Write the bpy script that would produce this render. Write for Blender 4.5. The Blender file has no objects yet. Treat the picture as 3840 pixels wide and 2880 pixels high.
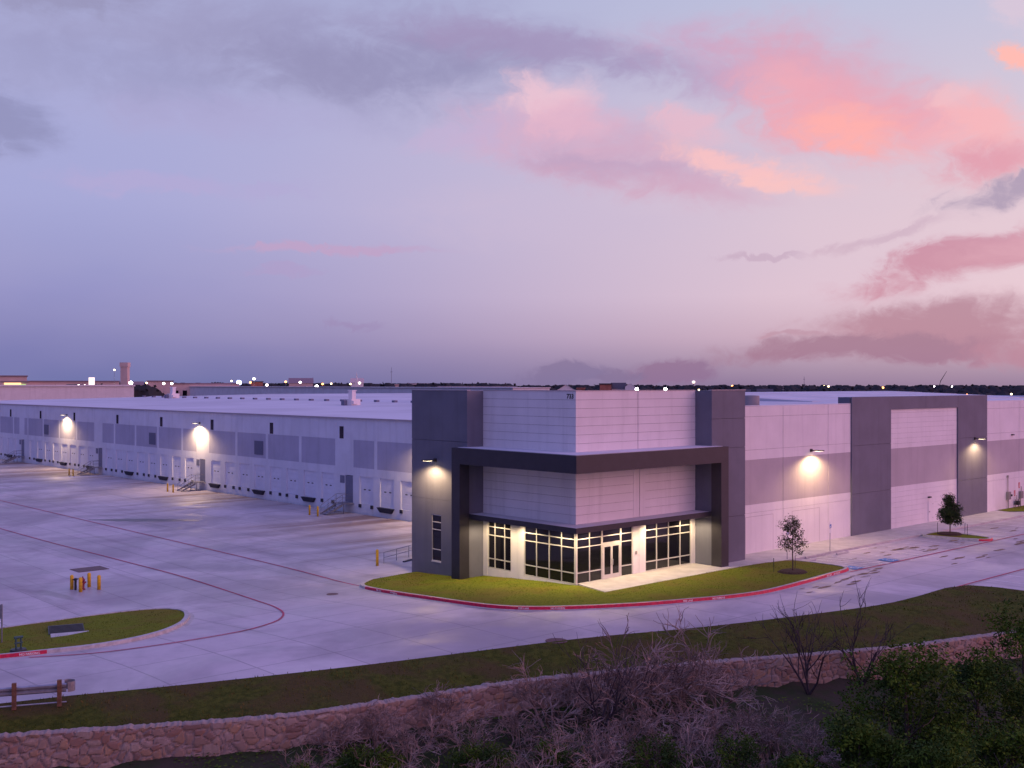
import bpy, bmesh, math, random
from math import sin, cos, pi, radians, atan2, hypot
from mathutils import Vector, Matrix, noise as mn
from mathutils.geometry import delaunay_2d_cdt

SC = bpy.context.scene
COL = SC.collection
# ------------------------------------------------------------------ camera
YAW = radians(47.7)                      # view direction, counter-clockwise from +X
FX, FY = cos(YAW), sin(YAW)
RX, RY = sin(YAW), -cos(YAW)
CAM = (-54.8, -53.6, 14.0)
cd = bpy.data.cameras.new('camera'); cam = bpy.data.objects.new('camera', cd); COL.objects.link(cam)
cam.location = CAM; cam.rotation_euler = (radians(90), 0, YAW - radians(90))
cd.sensor_width = 36; cd.lens = 38.52; cd.clip_start = .5; cd.clip_end = 12000
SC.camera = cam
SC.view_settings.view_transform = 'Standard'; SC.view_settings.look = 'None'
SC.view_settings.exposure = 0; SC.view_settings.gamma = 1
try: SC.view_settings.use_curve_mapping = False
except Exception: pass
SC.cycles.max_bounces = 6

def lin(c):
    return tuple((v/12.92 if v <= .04045 else ((v+.055)/1.055)**2.4) for v in (x/255 for x in c))

# ------------------------------------------------------------------ sky
W = bpy.data.worlds.new('World'); SC.world = W; W.use_nodes = True
nt = W.node_tree; nt.nodes.clear()
class NB:
    """small helper to write node trees"""
    def __init__(s, nt): s.nt = nt
    def n(s, t, **k):
        o = s.nt.nodes.new(t)
        for a, b in k.items(): setattr(o, a, b)
        return o
    def set(s, sock, v):
        if isinstance(v, bpy.types.NodeSocket): s.nt.links.new(v, sock)
        else: sock.default_value = v
    def m(s, op, a, b=None, c=None, clamp=False):
        o = s.n('ShaderNodeMath', operation=op); o.use_clamp = clamp
        s.set(o.inputs[0], a)
        if b is not None: s.set(o.inputs[1], b)
        if c is not None: s.set(o.inputs[2], c)
        return o.outputs[0]
    def vm(s, op, a, b=None):
        o = s.n('ShaderNodeVectorMath', operation=op)
        s.set(o.inputs[0], a)
        if b is not None: s.set(o.inputs[1], b)
        return o.outputs['Value'] if op in ('DOT_PRODUCT', 'LENGTH') else o.outputs[0]
    def mix(s, f, a, b, typ='MIX'):
        o = s.n('ShaderNodeMix', data_type='RGBA', blend_type=typ)
        s.set(o.inputs[0], f)
        for k, v in ((6, a), (7, b)):
            if not isinstance(v, bpy.types.NodeSocket): v = (*v[:3], 1)
            s.set(o.inputs[k], v)
        return o.outputs[2]
    def mr(s, v, a, b, c=0., d=1., smooth=True):
        o = s.n('ShaderNodeMapRange', interpolation_type='SMOOTHSTEP' if smooth else 'LINEAR')
        s.set(o.inputs[0], v)
        for i, x in enumerate((a, b, c, d)): o.inputs[i+1].default_value = x
        return o.outputs[0]
    def ramp(s, f, stops, interp='LINEAR'):
        o = s.n('ShaderNodeValToRGB'); cr = o.color_ramp; cr.interpolation = interp
        while len(cr.elements) < len(stops): cr.elements.new(.5)
        for e, (p, c) in zip(cr.elements, stops): e.position = p; e.color = (*c[:3], 1)
        s.set(o.inputs[0], f); return o.outputs[0]
    def noise(s, vec, scale, detail=4, rough=.5, dist=0.):
        o = s.n('ShaderNodeTexNoise'); s.set(o.inputs['Vector'], vec)
        o.inputs['Scale'].default_value = scale; o.inputs['Detail'].default_value = detail
        o.inputs['Roughness'].default_value = rough; o.inputs['Distortion'].default_value = dist
        return o
    def xyz(s, x, y, z=0.):
        o = s.n('ShaderNodeCombineXYZ')
        for i, v in enumerate((x, y, z)): s.set(o.inputs[i], v)
        return o.outputs[0]
b = NB(nt)
dirv = b.n('ShaderNodeTexCoord').outputs['Generated']
dirn = b.vm('NORMALIZE', dirv)
dF = b.vm('DOT_PRODUCT', dirn, (FX, FY, 0)); dR = b.vm('DOT_PRODUCT', dirn, (RX, RY, 0))
sep = b.n('ShaderNodeSeparateXYZ'); b.set(sep.inputs[0], dirn)
az = b.m('DEGREES', b.m('ARCTAN2', dR, dF)); el = b.m('DEGREES', b.m('ARCSINE', sep.outputs[2]))
elf = b.m('DIVIDE', b.m('MAXIMUM', el, 0.), 90., clamp=True)
L_ = lambda *c: lin(c)
left = b.ramp(elf, [(0, L_(105,113,168)), (.018, L_(108,118,178)), (.05, L_(130,134,195)), (.1, L_(156,158,210)), (.16, L_(162,163,210)), (.22, L_(158,162,206)), (.45, L_(140,150,238)), (1, L_(138,150,246))])
right = b.ramp(elf, [(0, L_(150,124,152)), (.010, L_(172,146,168)), (.026, L_(206,174,192)), (.05, L_(226,196,210)), (.11, L_(221,195,208)), (.16, L_(205,193,213)), (.21, L_(190,192,218)), (.45, L_(165,158,232)), (1, L_(140,150,246))])
t = b.mr(dR, -.42, .44)
base = b.mix(t, left, right)
# the afterglow beyond the right edge and the dim blue side on the left
g = b.m('MULTIPLY', b.mr(dR, .42, .95), b.mr(el, 75, 5))
base = b.mix(g, base, (1.5, .62, .92))
bd = b.m('MULTIPLY', b.mr(b.m('MULTIPLY', dF, -1), .2, .9), b.mr(dR, .05, .7))
behind = b.m('MULTIPLY', b.mr(b.m('MULTIPLY', dF, -1), .2, .8), b.mr(el, 60, 15))
base = b.mix(b.m('MULTIPLY', behind, .7), base, (.16, .15, .50))
base = b.mix(bd, base, (1.45, .60, .90))
bl = b.mr(b.m('MULTIPLY', dR, -1), .42, .85)
base = b.mix(b.m('MULTIPLY', bl, b.mr(el, 70, 30)), base, (.035, .055, .28))
big = b.noise(b.xyz(az, b.m('MULTIPLY', el, 2.5), 4.), .055, 4, .55).outputs[0]
base = b.mix(b.mr(big, .35, .7, 0, .12), base, lin((186, 174, 208)))
# clouds
cv = b.xyz(az, el, 0.)
sv = b.vm('MULTIPLY', cv, (1., 2.2, 1.))
nw = b.noise(sv, .11, 5, .55)
wv = b.vm('SUBTRACT', nw.outputs['Color'], (.5, .5, .5))
wv = b.vm('MULTIPLY', wv, (7.5, 3.2, 0.))
nd = b.noise(b.vm('ADD', sv, (31., 7., 3.)), .21, 7, .62, .6)
cvw = b.vm('ADD', b.vm('MULTIPLY', b.vm('ADD', cv, wv), (1, 1, 0)), (0, 0, 1))
nf = b.noise(b.vm('ADD', cvw, (3., 11., 5.)), .95, 6, .6, .5)
fw = b.vm('MULTIPLY', b.vm('SUBTRACT', nf.outputs['Color'], (.5, .5, .5)), (2.6, 1.2, 0.))
cvw = b.vm('ADD', cvw, fw)
nterm = b.m('MULTIPLY_ADD', nf.outputs[0], .7, b.m('MULTIPLY_ADD', nd.outputs[0], 1.8, -.27))
colr = base
# az, el, rx, ry, tilt, colour, strength, lo, hi
CL = [
 (-12, 16.9, 16, 3.2, 0, (152,147,188), .72, .06, 1.0),
 (-7, 16.2, 10, 1.8, -3, (138,132,174), .65, .1, 1.0),
 (-20, 15.2, 8, 1.6, 0, (150,148,192), .6, .1, .95),
 (-22, 18.6, 5, 1.4, 0, (140,134,172), .6, .25, .85),
 (3, 16.6, 10, 1.2, -8, (158,140,182), .8, .06, .95),
 (-25.3, 12.4, 3.0, 1.7, 0, (128,126,172), .7, .25, .85),
 (12.0, 16.3, 6.48, 2.02, -6, (200,158,192), .8, 0.08, 1.12),
 (15.5, 15.2, 4.97, 2.46, -22, (222,160,182), .85, 0.08, 1.12),
 (15.0, 14.6, 3.24, 1.34, -28, (240,168,180), .7, 0.13, 1.07),
 (18.0, 12.9, 4.97, 2.13, -12, (232,160,178), .95, 0.08, 1.02),
 (17.6, 12.3, 2.81, 1.23, -20, (252,170,168), .95, 0.13, 1.02),
 (22.8, 12.2, 3.46, 1.90, -32, (246,176,182), .85, 0.08, 1.02),
 (20.6, 14.0, 1.40, 0.78, 0, (240,188,196), .6, 0.23, 1.02),
 (23.2, 10.3, 3.02, 1.01, 6, (222,150,170), .9, 0.08, 0.97),
 (24.3, 15.6, 1.51, 0.50, -5, (255,182,172), .95, 0.13, 0.82),
 (25.0, 17.6, 1.73, 1.34, 0, (222,196,212), .6, 0.13, 1.02),
 (1.0, 12.9, 4.97, 1.68, -6, (204,168,200), .75, 0.08, 1.02),
 (5.6, 11.9, 6.91, 1.90, -9, (206,164,192), .85, 0.08, 1.07),
 (5.2, 11.2, 4.97, 0.90, -6, (172,152,190), .7, 0.13, 1.02),
 (7.6, 10.5, 6.48, 1.01, -7, (206,160,188), .75, 0.08, 1.02),
 (1.9, 14.4, 2.38, 1.01, 0, (232,190,206), .9, 0.13, 0.87),
 (2.8, 13.4, 2.81, 0.90, 0, (226,176,198), .7, 0.13, 0.97),
 (9.2, 13.3, 3.02, 0.78, -4, (228,180,198), .8, 0.13, 0.97),
 (11.8, 11.3, 4.54, 0.73, -15, (244,188,192), .95, 0.13, 0.92),
 (14.2, 10.5, 2.16, 0.39, -12, (246,190,190), .7, 0.13, 0.92),
 (24.5, 8.9, 3.2, .7, 6, (158,140,172), .8, .15, .85),
 (19, 7.3, 3.8, .45, 10, (196,164,188), .6, .2, .9),
 (22.2, 5.9, 5.6, .95, 13, (198,136,162), .95, .15, .8),
 (25.5, 6.6, 3, .9, 12, (214,158,178), .8, .15, .85),
 (12.4, 6.5, 3.4, .25, 4, (188,158,186), .6, .2, .9),
 (21.0, 2.9, 6.4, 1.25, 2, (178,132,156), .95, .14, .8),
 (18.0, 1.8, 7.5, .7, 3, (160,122,150), .95, .14, .8),
 (26, 1.9, 4, .9, 0, (182,132,156), .8, .15, .85),
 (14.2, 2.35, 1.8, .22, 0, (184,144,168), .8, .2, .8),
 (2.2, .45, 2.0, .6, 0, (128,116,156), .85, .1, .6),
 (7.9, .55, 2.2, .8, 4, (142,114,150), .9, .1, .6),
 (5.2, .3, 1.6, .4, 0, (130,114,152), .75, .12, .7),
 (-9.5, 6.85, 5.5, .32, 2, (186,152,194), .75, .15, .85),
 (-12.3, 5.4, 1.8, .35, 0, (168,146,196), .5, .2, .85),
 (-7.5, 2.9, 1.6, .22, -5, (145,130,180), .6, .2, .85),
 (-18.5, 10.0, 5.0, .6, -3, (174,160,208), .6, .2, .9),
 (-12.0, 9.9, 3.4, .4, 8, (172,160,208), .5, .2, .9),
 (-3.0, 13.2, 3.0, .8, 6, (192,170,208), .5, .2, .9),
 (-15, 13.6, 7, 1.2, 0, (170,160,206), .4, .15, .95),
 (1, 8.5, 8, 1.4, 0, (196,178,208), .4, .15, .95),
 # out of the picture, so that the dome stays a cloudy one all round
 (60, 10, 22, 5, 4, (240,150,170), .7, .3, .8), (110, 16, 26, 6, -4, (225,140,170), .7, .3, .8),
 (-60, 14, 24, 5, 3, (120,118,165), .6, .3, .8), (-130, 12, 24, 6, 0, (118,118,165), .6, .3, .8), (170, 18, 24, 6, 0, (190,135,170), .6, .3, .8)]
for (cx, cy, rx, ry, tl, c, st, lo, hi) in CL:
    ct, sn = cos(radians(tl)), sin(radians(tl))
    u = b.vm('DOT_PRODUCT', cvw, (ct/rx, sn/rx, -(cx*ct+cy*sn)/rx))
    v = b.vm('DOT_PRODUCT', cvw, (-sn/ry, ct/ry, -(-cx*sn+cy*ct)/ry))
    r2 = b.m('MULTIPLY_ADD', u, u, b.m('MULTIPLY', v, v))
    e = b.m('POWER', .3679, r2)
    d = b.mr(b.m('MULTIPLY', e, nterm), lo, hi, 0., st)
    colr = b.mix(d, colr, lin(c))
bg = b.n('ShaderNodeBackground'); b.set(bg.inputs[0], colr); bg.inputs[1].default_value = 1.0
# the physical twilight sky, low strength, under the cloud-lit dome
sky = b.n('ShaderNodeTexSky', sky_type='NISHITA'); sky.sun_disc = False
SUN_AZ = YAW - radians(105); SUN_EL = radians(7)
sky.sun_elevation = radians(1.0); sky.sun_rotation = pi/2 - SUN_AZ
bg2 = b.n('ShaderNodeBackground'); b.set(bg2.inputs[0], sky.outputs[0]); bg2.inputs[1].default_value = .05
ad = b.n('ShaderNodeAddShader'); nt.links.new(bg.outputs[0], ad.inputs[0]); nt.links.new(bg2.outputs[0], ad.inputs[1])
out = b.n('ShaderNodeOutputWorld'); nt.links.new(ad.outputs[0], out.inputs[0])
W.cycles.sampling_method = 'MANUAL'; W.cycles.sample_map_resolution = 512

sd = bpy.data.lights.new('sun', 'SUN'); sd.energy = .35; sd.angle = radians(35); sd.color = (1, .55, .66)
so = bpy.data.objects.new('sun', sd); COL.objects.link(so)
sdir = Vector((cos(SUN_AZ)*cos(SUN_EL), sin(SUN_AZ)*cos(SUN_EL), sin(SUN_EL)))
so.rotation_euler = sdir.to_track_quat('Z', 'Y').to_euler(); so.location = (0, -60, 60)

# ------------------------------------------------------------------ materials
def mat(name, base=(.5, .5, .5), rough=.7, metal=0., var=0., vscale=1., emit=None, es=1., bump=0., bscale=20., spec=.5, fn=None, col2=None, streak=0.):
    m = bpy.data.materials.new(name); m.use_nodes = True
    t = m.node_tree; q = NB(t); p = t.nodes['Principled BSDF']
    p.inputs['Base Color'].default_value = (*base, 1); p.inputs['Roughness'].default_value = rough
    p.inputs['Metallic'].default_value = metal; p.inputs['Specular IOR Level'].default_value = spec
    co = q.n('ShaderNodeTexCoord').outputs['Object']
    if var or col2:
        nz = q.noise(co, vscale, 5, .6)
        c2 = col2 or tuple(x*(1-var) for x in base)
        c1 = base if col2 else tuple(min(1, x*(1+var*.5)) for x in base)
        f = q.mr(nz.outputs[0], .34, .66)
        q.set(p.inputs['Base Color'], q.mix(f, c2, c1))
    if bump:
        nz2 = q.noise(co, bscale, 4, .6)
        bp = q.n('ShaderNodeBump'); bp.inputs['Strength'].default_value = bump; bp.inputs['Distance'].default_value = .05
        q.set(bp.inputs['Height'], nz2.outputs[0]); q.set(p.inputs['Normal'], bp.outputs[0])
    if streak:
        sn = q.noise(q.vm('MULTIPLY', co, (1., 1., .07)), 1.3, 5, .65).outputs[0]
        src = p.inputs['Base Color'].links[0].from_socket
        q.set(p.inputs['Base Color'], q.mix(q.mr(sn, .48, .74, 0, streak), src, tuple(x*.62 for x in base)))
    if emit:
        p.inputs['Emission Color'].default_value = (*emit, 1); p.inputs['Emission Strength'].default_value = es
    if fn: fn(q, p, co)
    return m

def concrete_fn(q, p, co):
    n1 = q.noise(co, .09, 5, .6, .6).outputs[0]; n2 = q.noise(co, .9, 6, .65).outputs[0]
    c = q.mix(q.mr(n1, .38, .62), (.39, .345, .37), (.60, .53, .555))
    c = q.mix(q.mr(n2, .42, .75, 0, .35), c, (.36, .335, .36))
    # slab joints
    s = q.n('ShaderNodeSeparateXYZ'); q.set(s.inputs[0], co)
    def joint(v, per, w):
        f = q.m('ABSOLUTE', q.m('SUBTRACT', q.m('FRACT', q.m('DIVIDE', v, per)), .5))
        return q.m('GREATER_THAN', f, .5 - w/per)
    wn = q.n('ShaderNodeTexWhiteNoise', noise_dimensions='2D')
    q.set(wn.inputs['Vector'], q.xyz(q.m('FLOOR', q.m('DIVIDE', s.outputs[0], 4.57)), q.m('FLOOR', q.m('DIVIDE', s.outputs[1], 4.57))))
    c = q.mix(q.m('MULTIPLY', wn.outputs['Value'], .22), c, (.33, .30, .31))
    j = q.m('MAXIMUM', joint(s.outputs[0], 4.57, .045), joint(s.outputs[1], 4.57, .045))
    c = q.mix(q.m('MULTIPLY', j, .5), c, (.17, .15, .16))
    tr = q.noise(q.vm('MULTIPLY', co, (.9, .03, 1.)), 1., 4, .6, .4).outputs[0]      # tyre tracks along the yard
    c = q.mix(q.m('MULTIPLY', q.mr(tr, .56, .7, 0, .3), q.mr(s.outputs[1], 0, 14)), c, (.2, .16, .16))
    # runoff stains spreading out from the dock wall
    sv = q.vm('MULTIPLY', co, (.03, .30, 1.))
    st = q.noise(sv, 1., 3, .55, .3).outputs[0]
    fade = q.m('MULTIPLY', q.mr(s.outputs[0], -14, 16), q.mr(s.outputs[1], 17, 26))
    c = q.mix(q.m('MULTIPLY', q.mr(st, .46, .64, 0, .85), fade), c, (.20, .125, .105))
    # oily patches
    n3 = q.noise(q.vm('MULTIPLY', co, (.5, .16, 1.)), .34, 5, .6, 1.2).outputs[0]
    c = q.mix(q.mr(n3, .62, .74, 0, .55), c, (.2, .17, .17))
    q.set(p.inputs['Base Color'], c)
    n4 = q.noise(co, .16, 4, .6, 1.).outputs[0]
    q.set(p.inputs['Roughness'], q.mr(n4, .35, .65, .42, .72)); p.inputs['Specular IOR Level'].default_value = .4
    bp = q.n('ShaderNodeBump'); bp.inputs['Strength'].default_value = .12; bp.inputs['Distance'].default_value = .02
    q.set(bp.inputs['Height'], q.noise(co, 3., 6, .7).outputs[0]); q.set(p.inputs['Normal'], bp.outputs[0])
M = {}
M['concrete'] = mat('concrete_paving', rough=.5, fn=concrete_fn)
M['walk'] = mat('pale_concrete', (.52, .49, .47), .7, var=.14, vscale=.8, bump=.1)
M['kerb'] = mat('kerb_concrete', (.5, .47, .46), .75, var=.2, vscale=3)
M['red'] = mat('red_kerb_paint', (.62, .008, .06), .4, var=.25, vscale=5)
M['redline'] = mat('worn_red_paint', (.48, .03, .10), .6, var=.3, vscale=1.4)
M['white_paint'] = mat('white_line_paint', (.85, .84, .84), .6, var=.25, vscale=6)
M['blue_paint'] = mat('blue_paint', (.03, .2, .52), .55, var=.25, vscale=5)
def grass_fn(dark):
    def fn(q, p, co):
        n1 = q.noise(co, .28, 5, .62, .5).outputs[0]; n2 = q.noise(co, 2.6, 6, .7).outputs[0]; n3 = q.noise(co, 11., 4, .7).outputs[0]
        a, c_, d = ((.14, .18, .009), (.19, .215, .012), (.19, .15, .022)) if not dark else ((.042, .056, .006), (.088, .10, .014), (.085, .060, .024))
        c = q.mix(q.mr(n2, .35, .65), a, c_)
        c = q.mix(q.mr(n1, .42 if dark else .44, .62, 0, .85 if dark else .7), c, d)
        c = q.mix(q.mr(n3, .5, .75, 0, .5), c, tuple(x*.5 for x in a))
        q.set(p.inputs['Base Color'], c); p.inputs['Specular IOR Level'].default_value = .15
        bp = q.n('ShaderNodeBump'); bp.inputs['Strength'].default_value = .7; bp.inputs['Distance'].default_value = .12
        q.set(bp.inputs['Height'], q.m('ADD', n3, n2)); q.set(p.inputs['Normal'], bp.outputs[0])
    return fn
M['lawn'] = mat('lawn_grass', rough=.95, fn=grass_fn(False))
M['verge'] = mat('rough_verge_grass', rough=1., fn=grass_fn(True))
M['blade'] = mat('grass_blades', (.10, .14, .012), 1., col2=(.06, .085, .01), vscale=.6, spec=.1)
M['blade_dry'] = mat('dry_grass_blades', (.14, .105, .035), 1., col2=(.055, .09, .012), vscale=.5, spec=.1)
M['fields'] = mat('fields', (.045, .05, .03), 1., col2=(.06, .055, .04), vscale=.01, spec=.1)
M['creek'] = mat('creek_bank', (.035, .05, .02), 1., col2=(.055, .045, .035), vscale=.7, bump=.5, bscale=4, spec=.1)
M['dirt'] = mat('washed_dirt', (.27, .19, .13), .9, var=.5, vscale=3)
M['mulch'] = mat('mulch', (.06, .032, .02), 1., var=.5, vscale=9, bump=.8, bscale=20)
M['white_wall'] = mat('white_wall_paint', (.80, .77, .78), .75, var=.05, streak=.28, vscale=.35, bump=.05)
M['light_grey'] = mat('light_grey_wall_paint', (.47, .43, .45), .75, var=.06, streak=.28, vscale=.35, bump=.05)
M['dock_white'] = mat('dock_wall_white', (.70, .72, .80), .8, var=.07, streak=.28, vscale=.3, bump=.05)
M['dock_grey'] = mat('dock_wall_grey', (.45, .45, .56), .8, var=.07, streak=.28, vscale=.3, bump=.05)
M['grey'] = mat('dark_grey_wall_paint', (.15, .155, .20), .7, var=.10, streak=.3, vscale=.35, bump=.05)
M['joint'] = mat('joint_sealant', (.16, .14, .15), .9)
M['charcoal'] = mat('charcoal_canopy_metal', (.036, .033, .044), .42, var=.12, vscale=1.2)
M['glass'] = mat('dark_tinted_glass', (.006, .006, .012), .06, spec=.5)
M['mullion'] = mat('aluminium_mullion', (.62, .60, .58), .45, metal=.2)
M['roof'] = mat('white_roof_membrane', (.60, .60, .66), .75, var=.12, vscale=.06)
M['gutter'] = mat('gutter_metal', (.42, .38, .42), .5, metal=.2)
M['door'] = mat('dock_door_panel', (.72, .74, .84), .6, var=.05)
M['rubber'] = mat('black_rubber', (.03, .03, .05), .8)
M['steel_door'] = mat('grey_steel_door', (.17, .18, .26), .5, var=.08)
M['louvre'] = mat('grey_louvre', (.15, .16, .24), .6)
M['slot'] = mat('slot_window_glass', (.02, .012, .03), .15)
M['steel'] = mat('galvanised_steel', (.34, .34, .38), .45, metal=.6, var=.2, vscale=4)
M['steel_stair'] = mat('grey_stair_steel', (.2, .2, .25), .55, metal=.3, var=.2, vscale=3)
M['yellow'] = mat('yellow_bollard_paint', (.78, .46, .015), .45, var=.2, vscale=6)
M['maroon'] = mat('hydrant_paint', (.22, .015, .04), .45)
M['black'] = mat('black_metal', (.02, .02, .025), .5)
M['housing'] = mat('lamp_housing_bronze', (.03, .024, .024), .6)
M['lens'] = mat('lamp_lens', (.9, .8, .6), .5, emit=(1, .80, .52), es=9)
M['lens_soft'] = mat('downlight_lens', (.9, .8, .6), .5, emit=(1, .80, .52), es=12)
M['wood'] = mat('timber_post', (.17, .085, .05), .85, var=.35, vscale=5, bump=.3)
M['bark'] = mat('bark', (.10, .07, .06), .95, var=.4, vscale=8)
M['twig'] = mat('bare_twig_bark', (.43, .31, .27), .95, col2=(.15, .105, .09), vscale=.7)
M['twig_dark'] = mat('dark_twig_bark', (.055, .04, .05), .95, var=.4, vscale=2)
M['leaf'] = mat('tree_leaves', (.055, .085, .026), .9, col2=(.026, .045, .018), vscale=1.6, spec=.2)
M['leaf_oak'] = mat('young_oak_leaves', (.07, .085, .03), .8, col2=(.03, .045, .015), vscale=2.5, spec=.25)
M['leaf_dark'] = mat('shrub_leaves', (.095, .155, .014), .9, col2=(.025, .055, .014), vscale=.55, spec=.15)
M['leaf_far'] = mat('far_leaves_haze_tinted', (.050, .052, .056), 1., col2=(.030, .032, .038), vscale=.05, spec=.05)  # leaves lifted to bluish grey: distance haze put into the colour
M['beige'] = mat('beige_wall', (.62, .48, .46), .8, var=.1, vscale=.1)
M['beige_dark'] = mat('brown_roof', (.25, .18, .21), .8)
M['brick'] = mat('brick_red_wall', (.42, .16, .12), .8, var=.2, vscale=.5)
M['slate'] = mat('slate_roof', (.07, .06, .08), .8)
M['sign_blue'] = mat('sign_blue', (.03, .16, .5), .5)
M['sign_white'] = mat('sign_white', (.8, .8, .8), .5)
M['sign_red'] = mat('sign_red', (.55, .02, .04), .5)
M['utility'] = mat('utility_box_grey', (.26, .24, .25), .6, var=.1)
M['green_box'] = mat('green_valve', (.03, .09, .09), .6)
M['cover'] = mat('rusty_iron_cover', (.13, .06, .065), .6, var=.3, vscale=5)
for k, c, s in (('lw', (1, .86, .80), 9), ('lW', (1, .92, .95), 16), ('lB', (.55, .62, 1), 22), ('ly', (1, .74, .38), 7), ('lo', (1, .38, .12), 6), ('lf', (1, .88, .95), 14)):
    M[k] = mat('lit_lamp_'+k[1], c, .5, emit=c, es=s)
M['lit_sign'] = mat('lit_shop_sign', (.8, .7, .3), .5, emit=(1, .62, .28), es=1.4)
M['lit_green'] = mat('lit_green_sign', (.4, .8, .2), .5, emit=(.45, .9, .2), es=1.)
M['lit_globe'] = mat('lit_tank', (.9, .8, .7), .5, emit=(1, .80, .72), es=1.3)

# ------------------------------------------------------------------ builders
def tag(o, label=None, cat=None, group=None, kind=None):
    if label: o['label'] = label
    if cat: o['category'] = cat
    if group: o['group'] = group
    if kind: o['kind'] = kind
    return o
def empty(name, label, cat, loc=(0, 0, 0), rz=0, group=None):
    o = bpy.data.objects.new(name, None); COL.objects.link(o); o.empty_display_size = .3
    o.location = loc; o.rotation_euler = (0, 0, rz)
    return tag(o, label, cat, group)
def copy_tree(o, parent=None):
    c = o.copy(); COL.objects.link(c)
    if parent: c.parent = parent
    for ch in list(o.children): copy_tree(ch, c)
    return c
class MB:
    def __init__(s): s.v = []; s.f = []; s.mi = []
    def add(s, vs, fs, mi=0):
        k = len(s.v); s.v += [tuple(v) for v in vs]
        for f in fs: s.f.append(tuple(i+k for i in f)); s.mi.append(mi)
        return s
    def box(s, x0, y0, z0, x1, y1, z1, mi=0):
        if x0 > x1: x0, x1 = x1, x0
        if y0 > y1: y0, y1 = y1, y0
        if z0 > z1: z0, z1 = z1, z0
        return s.add([(x0,y0,z0),(x1,y0,z0),(x1,y1,z0),(x0,y1,z0),(x0,y0,z1),(x1,y0,z1),(x1,y1,z1),(x0,y1,z1)],
              [(0,3,2,1),(4,5,6,7),(0,1,5,4),(1,2,6,5),(2,3,7,6),(3,0,4,7)], mi)
    def tube(s, pts, rad, n=8, cap=True, mi=0):
        pts = [Vector(p) for p in pts]
        if not isinstance(rad, (list, tuple)): rad = [rad]*len(pts)
        k = len(s.v); up0 = None
        for i, p in enumerate(pts):
            d = (pts[min(i+1, len(pts)-1)] - pts[max(i-1, 0)])
            if d.length < 1e-9: d = Vector((0, 0, 1))
            d.normalize()
            a = d.cross(Vector((0, 0, 1)) if abs(d.z) < .95 else Vector((1, 0, 0))); a.normalize(); c = d.cross(a)
            for j in range(n):
                t_ = 2*pi*j/n; q = p + (a*cos(t_) + c*sin(t_))*rad[i]; s.v.append(tuple(q))
        for i in range(len(pts)-1):
            for j in range(n):
                a = k+i*n+j; b_ = k+i*n+(j+1) % n
                s.f.append((a, b_, b_+n, a+n)); s.mi.append(mi)
        if cap:
            s.f.append(tuple(k+j for j in range(n))[::-1]); s.mi.append(mi)
            s.f.append(tuple(k+(len(pts)-1)*n+j for j in range(n))); s.mi.append(mi)
        return s
    def lathe(s, prof, cx=0, cy=0, n=16, mi=0):
        k = len(s.v)
        for (r, z) in prof:
            for j in range(n): s.v.append((cx+r*cos(2*pi*j/n), cy+r*sin(2*pi*j/n), z))
        for i in range(len(prof)-1):
            for j in range(n):
                a = k+i*n+j; b_ = k+i*n+(j+1) % n
                s.f.append((a, b_, b_+n, a+n)); s.mi.append(mi)
        s.f.append(tuple(k+j for j in range(n))[::-1]); s.mi.append(mi)
        s.f.append(tuple(k+(len(prof)-1)*n+j for j in range(n))); s.mi.append(mi)
        return s
    def build(s, name, m=None, parent=None, loc=None, smooth=False):
        me = bpy.data.meshes.new(name); me.from_pydata(s.v, [], s.f)
        ms = m if isinstance(m, (list, tuple)) else [m]
        for x in ms:
            if x is not None: me.materials.append(x)
        if len(ms) > 1: me.polygons.foreach_set('material_index', s.mi)
        if smooth: me.polygons.foreach_set('use_smooth', [True]*len(me.polygons))
        me.update()
        o = bpy.data.objects.new(name, me); COL.objects.link(o)
        if parent: o.parent = parent
        if loc: o.location = loc
        return o

def smooth_line(pts, step=.6, closed=False):
    """Catmull-Rom through 2D points"""
    out = []; n = len(pts)
    rng = range(n) if closed else range(n-1)
    for i in rng:
        g_ = lambda k: pts[k % n] if closed else pts[min(max(k, 0), n-1)]
        p0, p1, p2, p3 = (g_(i-1), g_(i), g_(i+1), g_(i+2))
        L = hypot(p2[0]-p1[0], p2[1]-p1[1]); m = max(1, int(L/step))
        for j in range(m):
            t_ = j/m
            out.append(tuple(.5*((2*p1[a]) + (-p0[a]+p2[a])*t_ + (2*p0[a]-5*p1[a]+4*p2[a]-p3[a])*t_*t_ + (-p0[a]+3*p1[a]-3*p2[a]+p3[a])*t_**3) for a in (0, 1)))
    if not closed: out.append(tuple(pts[-1][:2]))
    return out
def inside(p, poly):
    x, y = p; c = False; j = len(poly)-1
    for i in range(len(poly)):
        xi, yi = poly[i]; xj, yj = poly[j]
        if (yi > y) != (yj > y) and x < (xj-xi)*(y-yi)/(yj-yi)+xi: c = not c
        j = i
    return c
def near(p, line):
    best = 1e9
    for i in range(len(line)-1):
        ax, ay = line[i]; bx, by = line[i+1]; dx, dy = bx-ax, by-ay; l2 = dx*dx+dy*dy or 1e-9
        t_ = max(0, min(1, ((p[0]-ax)*dx+(p[1]-ay)*dy)/l2)); d = hypot(p[0]-ax-t_*dx, p[1]-ay-t_*dy)
        if d < best: best = d
    return best
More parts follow.
